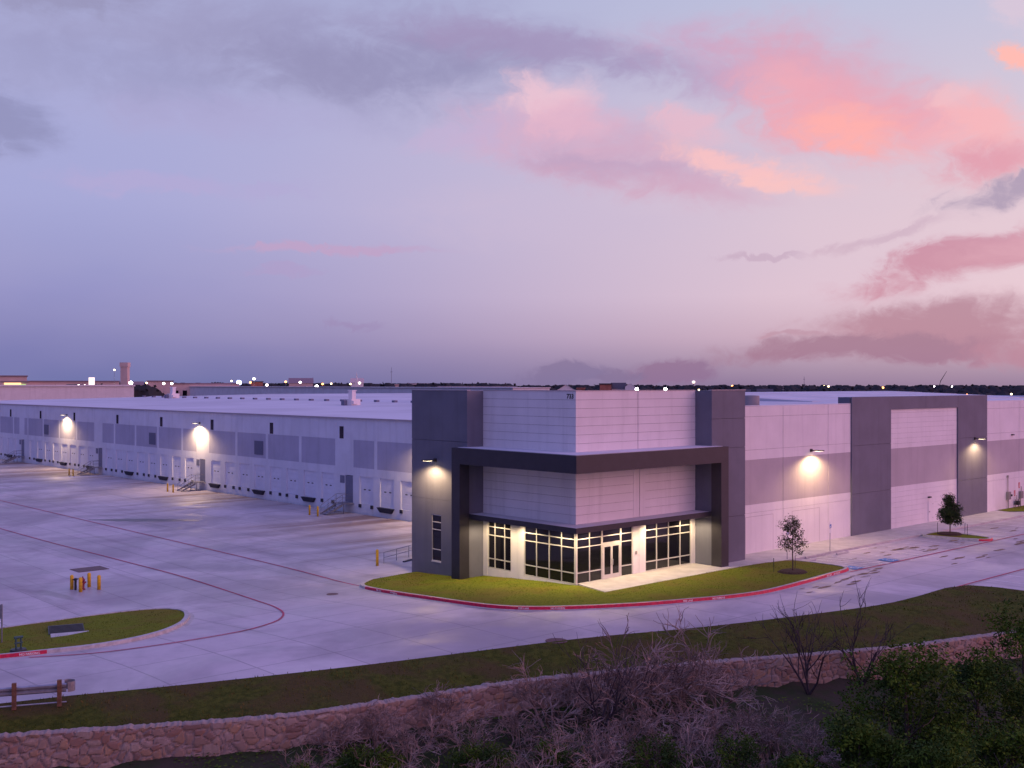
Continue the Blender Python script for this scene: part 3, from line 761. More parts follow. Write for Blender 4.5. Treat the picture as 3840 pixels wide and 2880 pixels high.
mb = MB(); mb.box(63.87, -.02, 12.13, 118, .42, 12.18); part(mb, 'coping', M['white_wall'])
# knock-out panel outlines and the single door
for x0, x1, zt_ in ((19.85, 23.8, 3.05), (26.6, 30.9, 3.05)):
    mb = MB(); mb.box(x0, -.006, zt_-.03, x1, -.001, zt_); mb.box(x1-.03, -.006, 0.03, x1, -.001, zt_-.03); mb.box(x0, -.006, .03, x0+.03, -.001, zt_-.03)
    part(mb, 'panel_outline', M['light_grey'])
mb = MB(); mb.box(50.75, -.05, .03, 51.75, -.002, 2.25); dd = part(mb, 'side_door', M['white_wall'])
mb = MB(); mb.box(50.83, -.07, .08, 51.67, -.052, 2.18); part(mb, 'door_leaf', M['white_wall'], dd)
mb = MB(); mb.box(50.9, -.12, 1.05, 51.02, -.072, 1.12); part(mb, 'handle', M['black'], dd)
for zh in (.4, 1.8): mb = MB(); mb.box(51.675, -.078, zh, 51.71, -.051, zh+.1); part(mb, 'hinge', M['black'], dd)

# dock wall, facing -X at x = 18.3
XD = 18.3
manY = [54.6, 92.0, 129.2, 167.4, 205.0]
joints = [50.0, 58.1] + [58.1+8.25*k for k in range(1, 30)]
door_left = []
for y in (45.19, 49.17, 53.23): door_left.append(y)
for base_, n_ in ((61.39, 8), (98.4, 8), (135.5, 8), (172.8, 8)):
    for k in range(n_): door_left.append(base_+k*4.115 if base_ != 98.4 else base_+k*4.18)
door_left = [(round(y-2.75, 2), round(y, 2)) for y in door_left]
openings = sorted(door_left + [(y, y+1.65) for y in manY])
# lower wall cut by the door openings
mb = MB(); yprev = 16.8
for a, c in openings:
    if a > yprev: mb.box(XD, yprev, -1.45, XD+.3, a, 3.2)
    isman = (c-a) < 2
    mb.box(XD, a, -1.45, XD+.3, c, -.02 if not isman else 0.)
    yprev = c
mb.box(XD, yprev, -1.45, XD+.3, 215, 3.2)
mb.box(XD, 16.8, 3.2, XD+.3, 215, 4.18)
slot_w = [57.0, 73.4, 89.9, 106.4, 122.9, 141.6, 158.4, 175.2, 192]
jj = [16.8] + [j for j in joints if j < 215] + [215]
for i in range(len(jj)-1):
    mb.box(XD, jj[i]+(.012 if i else 0), 7.42, XD+.06, jj[i+1]-.012, 10.0)
# pale pilasters that split the grey band at each joint
gaps = []
for j in joints:
    if j < 212: gaps.append((j-.3, j+.3))
for y in manY: gaps.append((y-.1, y+2.75))
gaps.sort()
mg = []
for g0, g1 in gaps:
    if mg and g0 <= mg[-1][1]+.8: mg[-1] = (mg[-1][0], max(g1, mg[-1][1]))
    else: mg.append((g0, g1))
for g0, g1 in mg: mb.box(XD-.0, g0, 4.18, XD+.06, g1, 7.42)
part(mb, 'dock_wall', M['dock_white'])
mb = MB(); yp = 16.8
for g0, g1 in mg + [(215, 216)]:
    if g0 > yp+.1: mb = MB(); mb.box(XD+.012, yp, 4.185, XD+.06, g0, 7.415); part(mb, 'dock_stripe', M['dock_grey'])
    yp = g1
mb = MB()
for y in slot_w:
    mb.box(XD-.03, y-.42, 7.5, XD-.002, y+.42, 8.95)
    o = part(mb, 'slot_window', M['slot']); mb = MB()
for y in (76.7, 109.6, 155.4, 199):
    mb = MB(); mb.box(XD-.05, y-1.15, 4.62, XD-.002, y+1.15, 6.45)
    for k in range(9): mb.box(XD-.08, y-1.1, 4.7+k*.19, XD-.051, y+1.1, 4.78+k*.19)
    part(mb, 'louvre', M['louvre'])
# gutter and downspouts
mb = MB(); mb.box(XD-.16, 16.8, 9.86, XD+.1, 215, 10.04); part(mb, 'gutter', M['gutter'])
# dock doors (sectional, recessed) with bumpers or a leveller each
lev = {1, 5, 8, 11}
def dock_door(a, c, kind):
    m1 = MB()
    for k in range(5): m1.box(XD+.12, a, .02+k*.636, XD+.16, c, .02+(k+1)*.636-.02)
    m1.box(XD+.16, a, 0, XD+.20, c, 3.2)
    o = part(m1, 'dock_door', M['door'])
    if a < 160:
        for t_ in (.33, .67): m2 = MB(); m2.box(XD+.105, a+(c-a)*t_-.2, 1.64, XD+.119, a+(c-a)*t_+.2, 1.76); part(m2, 'door_window', M['rubber'], o)
    if kind == 'lev':
        m3 = MB(); x0 = XD-.42
        m3.add([(x0, a-.1, -.08), (XD, a-.1, -.08), (XD, c+.1, -.08), (x0, c+.1, -.08), (x0+.12, a+.35, -.62), (XD, a+.35, -.62), (XD, c-.35, -.62), (x0+.12, c-.35, -.62)],
               [(0, 1, 2, 3)[::-1], (4, 5, 6, 7), (0, 4, 7, 3), (0, 1, 5, 4), (3, 7, 6, 2), (1, 2, 6, 5)])
        part(m3, 'dock_leveller', M['rubber'], o)
    else:
        for yy in (a-.02, c-.42+.04):
            m3 = MB(); m3.box(XD-.16, yy, -.42, XD-.003, yy+.4, -.03); part(m3, 'bumper', M['rubber'], o)
for i, (a, c) in enumerate(door_left):
    k = 'lev' if (i == 1 or (i > 2 and (i-3) % 3 == 1)) else 'bump'
    dock_door(a, c, k)
for y in manY:
    m1 = MB(); m1.box(XD+.02, y+.02, 0, XD+.1, y+1.63, 3.14); o = part(m1, 'dock_side_door', M['steel_door'])
    m1 = MB(); m1.box(XD-.03, y+1.75, 2.2, XD-.002, y+2.7, 3.1); part(m1, 'transom_panel', M['steel_door'], o)
# roof
mb = MB()
rz = lambda x: 10.0 + .0155*(x-18.3)
ys_ = [16.85, 60, 110, 160, 215]
mb.add([(18.15, 16.85, rz(18.3)), (100, 16.85, rz(100)), (100, 215, rz(100)), (18.15, 215, rz(18.3)), (172, 16.85, 11.15), (172, 215, 11.15)], [(0, 1, 2, 3), (1, 4, 5, 2)])
mb.add([(17.7, .45, rz(18.3)+.2), (100, .45, rz(100)), (100, 16.83, rz(100)), (17.7, 16.83, rz(18.3)+.2), (172, .45, 11.15), (172, 16.83, 11.15)], [(0, 1, 2, 3), (1, 4, 5, 2)])
for y in range(30, 214, 13): mb.box(19, y, rz(20)+.02, 99, y+.10, rz(20)+.03) if 0 else None
part(mb, 'roof', M['roof'])
mb = MB()   # stepped seam band with a row of small vents
mb.add([(63.5, 16.9, rz(63.5)+.01), (66, 16.9, rz(66)+.22), (66, 214.8, rz(66)+.22), (63.5, 214.8, rz(63.5)+.01), (66.3, 16.9, rz(66.3)-.05), (66.3, 214.8, rz(66.3)-.05)], [(0, 1, 2, 3), (1, 4, 5, 2)])
part(mb, 'roof_step', M['roof'])
for k in range(28):
    y = 62+k*5.6
    mb = MB(); mb.box(62.2, y-.4, rz(63)+.0, 62.9, y+.4, rz(63)+.36); part(mb, 'roof_vent', M['louvre'])
mb = MB(); zz_ = [11.25, 11.55, 11.85, 12.15, 12.42]
for k in range(4):
    y0, y1 = 42+k*8, 50+k*8
    mb.add([(96, y0, zz_[k]+.04), (178, y0, zz_[k]+.04), (178, y1, zz_[k+1]), (96, y1, zz_[k+1]), (96, y0, zz_[k]-.3), (178, y0, zz_[k]-.3)], [(0, 1, 2, 3), (4, 5, 1, 0)])
mb.box(96, 74, 11., 178, 74.3, 12.42); mb.box(177.8, 42.1, 11., 178, 74, 11.6)
mb.add([(96, 42, 10.9), (96, 42, 11.29), (96, 74, 12.42), (96, 74, 10.9)], [(0, 1, 2, 3)])
part(mb, 'raised_roof', M['roof'])

# rooftop units
def roof_unit(x, y, z, label, s=1.):
    t = empty('rooftop_unit', label, 'rooftop unit', (x, y, z), .2, 'rooftop units on the warehouse')
    m1 = MB(); m1.box(-1.1*s, -.9*s, 0, 1.1*s, .9*s, 1.1*s); m1.box(-1.0*s, -1.3*s, .2*s, .2*s, -.92*s, .8*s); m1.build('unit_body', M['white_wall'], t)
    m1 = MB(); m1.box(-.55*s, -.5*s, 1.1*s, .35*s, .4*s, 2.5*s); m1.box(-.65*s, -.6*s, 2.5*s, .45*s, .5*s, 2.65*s); m1.build('exhaust_stack', M['white_wall'], t)
    m1 = MB(); m1.box(-1.75*s, .2*s, 0, -1.15*s, 1.0*s, .9*s); m1.build('fan_box', M['louvre'], t)
roof_unit(48.5, 99.5, rz(48.5), 'white rooftop unit with a stack, right of the two on the dock roof', .95)
roof_unit(60.2, 191.7, rz(60.2), 'white rooftop unit with a stack, small and far back on the dock roof', 1.0)
t = empty('exhaust_cylinder', 'pale cylindrical exhaust tank on the roof behind the corner tower', 'tank', (33.2, 9, rz(33)))
m1 = MB(); m1.lathe([(.8, .35), (.86, .35), (.86, 2.6), (.8, 2.66), (.2, 2.7)], n=24); m1.build('shell', M['utility'], t, smooth=True)
m1 = MB(); m1.box(-1.3, -.9, 0, 1.3, .9, .35); m1.box(1.4, -.5, 0, 2.1, .3, .9); m1.build('base_frame', M['black'], t)

# ------------------------------------------------------------------ wall lamps (lit)
def spot(parent, loc, aim, watts, ang, blend, col=(1, .74, .42), size=.15):
    l = bpy.data.lights.new('lamp_light', 'SPOT'); l.energy = watts; l.spot_size = radians(ang); l.spot_blend = blend; l.color = col; l.shadow_soft_size = size
    o = bpy.data.objects.new('lamp_light', l); COL.objects.link(o); o.parent = parent; o.location = loc
    o.rotation_euler = (-Vector(aim)).to_track_quat('Z', 'Y').to_euler(); return o
def wall_lamp(x, y, z, nrm, label, watts=900, grp='lit wall pack lamps on the warehouse'):
    rz_ = atan2(nrm[1], nrm[0])
    t = empty('wall_lamp', label, 'wall lamp', (x, y, z), rz_, grp)       # local +X points away from the wall
    m1 = MB(); m1.box(0, -.14, -.12, .1, .14, .14); m1.box(.1, -.05, -.02, .35, .05, .05); m1.box(.3, -.34, -.01, 1.15, .34, .06); m1.build('housing', M['housing'], t)
    m1 = MB(); m1.box(.55, -.26, -.03, 1.05, .26, -.0125); m1.build('lens', M['lens'], t)
    spot(t, (1.0, 0, -.12), (.1, 0, -1), watts*.82, 160, .5, (1, .66, .33))
    return t
wall_lamp(XD, 39.5, 8.2, (-1, 0), 'lit wall lamp on the dock wall close behind the corner tower', 3600)
wall_lamp(XD, 93.62, 8.35, (-1, 0), 'lit wall lamp high on the dock wall above the middle metal stairs', 4300)
wall_lamp(XD, 145.05, 8.45, (-1, 0), 'lit wall lamp high on the dock wall, the farthest left in view', 4300)
wall_lamp(XD, 196.5, 8.45, (-1, 0), 'lit wall lamp at the far end of the dock wall beyond the left edge', 4300)
wall_lamp(-1.6, 13.74, 8.05, (-1, 0), 'lit wall lamp on the dark grey face of the corner tower', 1900)
wall_lamp(0+29.52, 0, 8.15, (0, -1), 'lit wall lamp on the white front wall right of the tower', 2000)
wall_lamp(60.85, -.14, 8.15, (0, -1), 'lit wall lamp on the right leg of the grey portal', 1400)
dl = [(-1.0, 8.05, 'under the left awning by the narrow window'), (-1.0, 4.7, 'under the left awning, middle of the wide window'), (-1.0, 1.0, 'under the left awning next to the glass corner'),
      (.9, -1.0, 'under the right awning next to the glass corner'), (4.5, -1.0, 'under the right awning above the entrance door'), (7.9, -1.0, 'under the right awning beside the pale pier'), (11.7, -1.0, 'under the right awning near the frame leg')]
for x, y, lab in dl:
    t = empty('downlight', 'recessed warm downlight ' + lab, 'downlight', (x, y, 3.88), 0, 'downlights under the entrance awning')
    m1 = MB(); m1.lathe([(.11, -.035), (.14, -.035), (.14, -.003), (.11, -.003)], n=16); m1.build('trim_ring', M['mullion'], t)
    m1 = MB(); m1.lathe([(.10, -.034), (.10, -.012)], n=16); m1.build('lens', M['lens_soft'], t)
    spot(t, (0, 0, -.06), (0, 0, -1), 620, 160, .5, (1, .74, .42), .1)

# small dark fittings on the front wall
for x, z, nm, lab in ((50.95, 2.55, 'door_light', 'small unlit lamp over the white side door'), (70.4, 8.25, 'wall_bracket', 'small dark bracket high on the white wall at right')):
    mb = MB(); mb.box(x-.22, -.2, z-.05, x+.22, -.003, z+.08); mb.box(x-.15, -.26, z-.02, x+.15, -.2, z+.05); tag(mb.build(nm, M['black']), lab, 'wall lamp' if 'lamp' in lab else 'bracket')

# ------------------------------------------------------------------ dock stairs
def dock_stairs(y, label):
    """landing at floor level under the side door, a flight going down towards +Y then out; local origin at wall foot"""
    t = empty('metal_stairs', label, 'stairs', (XD, y, -1.2), 0, 'metal stairs at the dock doors')
    m1 = MB(); m1.box(-1.5, -.1, 1.12, -.02, 1.9, 1.2); m1.build('landing', M['steel_stair'], t)
    m1 = MB()
    for k in range(6):
        x1 = -1.5-k*.33; m1.box(x1-.33, .1, 1.0-k*.19, x1+.02, 1.35, 1.04-k*.19)
    m1.build('treads', M['steel_stair'], t)
    for yy in (.05, 1.4):
        m1 = MB(); m1.add([(-1.5, yy-.02, 1.2), (-1.5, yy-.02, .86), (-3.7, yy-.02, 0), (-3.7, yy-.02, .12), (-1.5, yy+.02, 1.2), (-1.5, yy+.02, .86), (-3.7, yy+.02, 0), (-3.7, yy+.02, .12)], [(0, 1, 2, 3), (4, 7, 6, 5), (0, 3, 7, 4), (1, 5, 6, 2), (0, 4, 5, 1), (3, 2, 6, 7)])
        m1.build('stringer', M['steel_stair'], t)
        m1 = MB(); m1.tube([(-3.6, yy, .05), (-3.6, yy, 1.05), (-1.5, yy, 2.25), (-.1, yy, 2.25)], .028, 6); m1.tube([(-3.6, yy, .6), (-1.5, yy, 1.75), (-.1, yy, 1.75)], .02, 6); m1.tube([(-1.5, yy, 1.2), (-1.5, yy, 2.25)], .025, 6); m1.tube([(-2.6, yy, .6), (-2.6, yy, 1.63)], .02, 6)
        m1.build('handrail', M['steel_stair'], t)
    for xx, yy in ((-1.4, -.05), (-1.4, 1.8)):
        m1 = MB(); m1.box(xx-.04, yy-.04, 0, xx+.04, yy+.04, 1.12); m1.build('leg', M['steel_stair'], t)
dock_stairs(54.5, 'grey metal stairs at the nearest dock side door')
dock_stairs(91.9, 'grey metal stairs below the lit lamp in the middle of the dock wall')
dock_stairs(129.1, 'grey metal stairs far along the dock wall, third from the tower')
dock_stairs(167.2, 'grey metal stairs at the far left end of the dock wall')

# ------------------------------------------------------------------ bollards
def bollard_mesh(h=1.05, r=.11):
    m1 = MB(); m1.lathe([(r, 0), (r, h-.08), (r*.85, h-.02), (r*.4, h+.02), (.01, h+.03)], n=14)
    return m1
def bollard(x, y, label, group, h=1.05, z=None, r=.11):
    o = bollard_mesh(h, r).build('bollard', M['yellow'], loc=(x, y, hp(x, y) if z is None else z), smooth=True)
    return tag(o, label, 'bollard', group)
G1 = 'yellow bollards round the hydrant'
bollard(-24.32, 28.3, 'yellow bollard left of the hydrant, leftmost of the four', G1, r=.13)
bollard(-24.21, 26.9, 'yellow bollard in front of the hydrant, nearest of the four', G1, r=.13)
bollard(-23.0, 28.4, 'yellow bollard right behind the hydrant', G1, r=.13)
bollard(-22.85, 26.9, 'yellow bollard right of the hydrant, rightmost of the four', G1, r=.13)
G2 = 'yellow bollards at the dock stairs'
for y, s_ in ((54.5, 'the nearest dock stairs'), (91.9, 'the dock stairs under a lamp'), (129.1, 'the third dock stairs')):
    bollard(XD-4.9, y+1.75, 'yellow bollard at the foot of ' + s_ + ', left one', G2, 1.15)
    bollard(XD-4.9, y+.0, 'yellow bollard at the foot of ' + s_ + ', right one', G2, 1.15)
bollard(-1.45, 21.78, 'tall yellow bollard alone in front of the ramp railing by the tower', 'single bollards', 1.35, r=.12)

# fire hydrant
t = empty('fire_hydrant', 'dark red fire hydrant standing between four yellow bollards', 'hydrant', (-23.75, 27.7, -1.2))
m1 = MB(); m1.lathe([(.2, 0), (.2, .06), (.13, .09), (.13, .62), (.17, .66), (.17, .72), (.13, .8), (.05, .9), (.03, .98)], n=16); m1.build('barrel', M['maroon'], t, smooth=True)
m1 = MB(); m1.tube([(-.25, 0, .52), (.25, 0, .52)], .07, 10); m1.tube([(0, -.27, .5), (0, 0, .5)], .09, 10); m1.build('outlet', M['maroon'], t)
t = empty('backflow_post', 'short dark valve post just left of the hydrant', 'valve', (-24.2, 27.9, -1.2))
m1 = MB(); m1.lathe([(.09, 0), (.09, .7), (.14, .74), (.14, .84), (.03, .88)], n=12); m1.build('post', M['black'], t)
m1 = MB(); m1.tube([(-.25, 0, .8), (.25, 0, .8)], .03, 6); m1.build('hand_wheel', M['black'], t)

# left island: in-ground box with slab, green valves, sign post
t = empty('drain_box', 'dark grated drain with a pale concrete lip in the island grass', 'drain', (-30.3, 13.1, hl(-30.3, 13.1)), -.32)
m1 = MB(); m1.box(-1.0, -.9, -.1, 1.0, 1.6, .06)
for k in range(7): m1.box(-.95, -.8+k*.34, .06, .95, -.7+k*.34, .09)
m1.build('grate', M['black'], t)
m1 = MB(); m1.box(-.9, -2.1, -.1, 1.2, -.92, .10); m1.build('concrete_lip', M['walk'], t)
t = empty('valve_cluster', 'dark green valve cluster by the red kerb at the left edge', 'valve', (-34.5, 8.7, hl(-34.5, 8.7)))
m1 = MB(); m1.lathe([(.45, 0), (.4, .12), (.1, .16)], n=14); m1.build('base', M['black'], t)
m1 = MB(); m1.tube([(-.12, 0, .1), (-.12, 0, .75)], .05, 8); m1.tube([(.14, 0, .1), (.14, 0, .75)], .05, 8); m1.tube([(-.22, 0, .75), (.24, 0, .75)], .07, 8); m1.tube([(-.2, 0, .45), (.22, 0, .45)], .05, 8); m1.build('pipes', M['green_box'], t)
t = empty('sign_post', 'thin grey sign post seen edge-on at the far left of the island', 'sign', (-34.2, 12.4, hl(-34.2, 12.4)), .74)
m1 = MB(); m1.box(-.03, -.03, 0, .03, .03, 2.2); m1.build('post', M['steel'], t)
m1 = MB(); m1.box(.031, -.02, 1.35, .05, .28, 2.15); m1.build('sign_plate', M['steel'], t)

# guard rail at the bottom left
t = empty('guard_rail', 'steel guard rail on two brown timber posts at the edge of the verge', 'guard rail', (0, 0, 0))
ga, gb = (-44.1, -.92), (-36.72, -4.36)
gd = Vector((gb[0]-ga[0], gb[1]-ga[1], 0)).normalized(); gn = Vector((gd.y, -gd.x, 0))
m1 = MB(); prof = [(-.16, .0), (-.12, -.05), (-.06, -.05), (0, .03), (.06, -.05), (.12, -.05), (.16, 0)]
vs = []; Lg = (Vector(gb)-Vector(ga)).length
for s_ in [i*Lg/20 for i in range(21)]:
    for (zz, oo) in prof:
        p = Vector((ga[0], ga[1], 0)) + gd*s_ - gn*(.12+oo*1.2); vs.append((p.x, p.y, .52+zz*1.15))
fs = [(i*7+k, i*7+k+1, (i+1)*7+k+1, (i+1)*7+k) for i in range(20) for k in range(6)]
m1.add(vs, fs); o = m1.build('rail', M['steel'], t); md = o.modifiers.new('thick', 'SOLIDIFY'); md.thickness = .01
m1 = MB(); e0 = Vector((gb[0], gb[1], .52)) - gn*.12
arc = [e0 + gd*(.05+.3*sin(a)) - gn*(.28*(1-cos(a))) for a in [i*pi/8*1.2 for i in range(9)]]
for i in range(8):
    a, c = arc[i], arc[i+1]; m1.add([(a.x, a.y, a.z-.22), (c.x, c.y, c.z-.22), (c.x, c.y, c.z+.22), (a.x, a.y, a.z+.22)], [(0, 1, 2, 3)])
o = m1.build('end_terminal', M['steel'], t); md = o.modifiers.new('thick', 'SOLIDIFY'); md.thickness = .012
for s_ in (2.35, 4.18, 6.02, 7.86):
    p = Vector((ga[0], ga[1], 0)) + gd*s_
    m1 = MB(); m1.box(-.09, -.09, 0, .09, .09, 1.15); m1.build('post', M['wood'], t, loc=(p.x, p.y, -.25)).rotation_euler = (0, 0, atan2(gd.y, gd.x))
m1 = MB(); p0 = Vector((ga[0], ga[1], -.12)) - gn*.1; p1 = Vector((gb[0], gb[1], -.12)) - gn*.1; m1.tube([p0, p1], .035, 6); m1.build('bottom_rail', M['steel'], t)

# ramp beside the tower: low wall with pipe railing
t = empty('ramp_railing', 'pipe railing over a low dark ramp wall beside the grey tower', 'railing', (0, 0, 0))
m1 = MB()
for zz in (.45, .9): m1.tube([(-.4, 22.3, -1.15+zz), (14, 27.5, -.9+zz)], .03, 6)
for k in range(9):
    f_ = k/8; m1.tube([(-.4+14.4*f_, 22.3+5.2*f_, -1.2), (-.4+14.4*f_, 22.3+5.2*f_, -1.15+.25*f_+.9)], .025, 6)
m1.build('railing', M['steel'], t)
m1 = MB(); m1.add([(1.2, 21.6, -1.2), (16, 27.0, -1.2), (16, 27.25, -1.2), (1.2, 21.8, -1.2), (1.2, 21.6, -1.1), (16, 27.0, -.75), (16, 27.25, -.75), (1.2, 21.8, -1.1)], [(4, 5, 6, 7), (0, 1, 5, 4), (1, 2, 6, 5), (2, 3, 7, 6), (3, 0, 4, 7)]); m1.build('ramp_wall', M['damp'], t)

# ------------------------------------------------------------------ lot furniture
def wheel_stop(x, y, L, label):
    m1 = MB(); h = .13
    m1.add([(-L/2, -.09, 0), (L/2, -.09, 0), (L/2, .09, 0), (-L/2, .09, 0), (-L/2+.06, -.05, h), (L/2-.06, -.05, h), (L/2-.06, .05, h), (-L/2+.06, .05, h)], [(0, 3, 2, 1), (4, 5, 6, 7), (0, 1, 5, 4), (1, 2, 6, 5), (2, 3, 7, 6), (3, 0, 4, 7)])
    tag(m1.build('wheel_stop', M['walk'], loc=(x, y, hp(x, y)+.02)), label, 'wheel stop', 'concrete wheel stops')
wheel_stop(27.0, -4.6, 1.8, 'concrete wheel stop beside the accessible parking sign')
wheel_stop(21.6, -4.9, 1.8, 'concrete wheel stop between the young tree and the hatched bay')
mb = MB(); mb.box(22.5, -4.05, -.14, 25.4, -3.91, .02); tag(mb.build('ramp_kerb', M['kerb']), kind='structure')
def acc_sign(x, y, label):
    t = empty('parking_sign', label, 'sign', (x, y, .02), 0, 'accessible parking signs')
    m1 = MB(); m1.tube([(0, 0, 0), (0, 0, 2.45)], .03, 8); m1.build('post', M['steel'], t)
    m1 = MB(); m1.box(-.15, -.05, 1.95, .15, -.031, 2.5); pl = m1.build('sign_plate', M['sign_white'], t)
    m1 = MB(); m1.box(-.13, -.056, 1.98, .13, -.051, 2.25)
    m1.build('blue_panel', M['sign_blue'], pl)
    m1 = MB(); m1.lathe([(.06, 0), (.06, .004)], n=12); o = m1.build('wheelchair_mark', M['sign_white'], pl, loc=(-.01, -.058, 2.08)); o.rotation_euler = (pi/2, 0, 0)
    m1 = MB(); m1.box(-.14, -.05, 1.55, .14, -.031, 1.88); m1.build('small_plate', M['sign_white'], t)
acc_sign(26.5, -3.75, 'accessible parking sign on a slim post in front of the white wall')
acc_sign(20.3, -3.7, 'accessible parking sign partly hidden behind the sparse young oak')

# utilities on the wall at right
def util(name, label, cat, x): return empty(name, label, cat, (x, 0, 0))
t = util('meter_box', 'grey electrical box with a tall conduit on the white wall at right', 'utility box', 69.2)
m1 = MB(); m1.box(-.32, -.3, 1.05, .32, -.003, 1.9); m1.build('cabinet', M['utility'], t)
m1 = MB(); m1.tube([(-.1, -.12, 1.9), (-.1, -.12, 3.5)], .05, 6); m1.box(-.16, -.18, 3.5, .0, -.01, 3.75); m1.tube([(0, -.12, 0), (0, -.12, 1.05)], .05, 6); m1.build('conduit', M['utility'], t)
m1 = MB(); m1.lathe([(.12, 0), (.12, .1), (.05, .12)], n=12); o = m1.build('meter', M['black'], t, loc=(.36, -.3, 1.5)); o.rotation_euler = (pi/2, 0, 0)
t = util('utility_cabinet', 'grey cabinet with a pipe below at the right edge of the picture', 'utility box', 72.5)
m1 = MB(); m1.box(-.3, -.3, .95, .3, -.003, 1.75); m1.build('cabinet', M['utility'], t)
m1 = MB(); m1.tube([(-.1, -.12, 0), (-.1, -.12, .95)], .05, 6); m1.tube([(.1, -.12, 1.75), (.1, -.12, 2.3)], .04, 6); m1.build('conduit', M['utility'], t)
t = util('gas_meter', 'dark gas meter and pipes low on the white wall between two boxes', 'meter', 71.2)
m1 = MB(); m1.lathe([(.2, .3), (.26, .35), (.26, .72), (.2, .78)], cy=-.3, n=14); m1.build('meter', M['black'], t)
m1 = MB(); m1.tube([(-.35, -.25, 0), (-.35, -.25, .9), (0, -.25, .95), (.35, -.25, .9), (.35, -.25, 0)], .05, 6); m1.tube([(0, -.2, .9), (0, -.2, 1.4)], .04, 6); m1.build('pipes', M['utility'], t)
for x, z, lab in ((71.1, 1.62, 'small red warning sign above the gas meter'), (72.3, 2.45, 'small red warning sign above the right cabinet')):
    mb = MB(); mb.box(x-.17, -.03, z-.3, x+.17, -.003, z+.3); t = mb.build('warning_sign', M['sign_red']); tag(t, lab, 'sign', 'red warning signs on the wall')
    for k in range(3):
        mb = MB(); mb.box(x-.12, -.036, z-.2+k*.15, x+.12, -.031, z-.14+k*.15); mb.build('sign_bar', M['sign_white'], t)

# planting bed at right
bed = [(66.4, -.1), (66.0, -1.6), (67.4, -2.6), (70, -3.4), (100, -3.5), (100, -.1)]
tag(sheet('wall_lawn', bed, lambda x, y: .06, M['lawn'], 1.5), kind='structure')
# lot island
isl2 = smooth_line([(41.8, -4.0), (45.2, -4.0), (45.3, -5.5), (45.0, -8.2), (44.5, -9.3), (43.7, -9.65), (42.8, -9.3), (42.1, -8.0), (41.6, -5.5)], .4, True)
kl = isl2 + [isl2[0]]
kerb('kerb', kl[::-1], lambda x, y: y < -9.1, flip=False) if 0 else kerb('kerb', kl, lambda x, y: y < -9.1, flip=True)
tag(sheet('tree_island_lawn', [p for p in offset(kl, -.26)[:-1]], lambda x, y: hp(x, y)+.17, M['lawn'], .8), kind='structure')

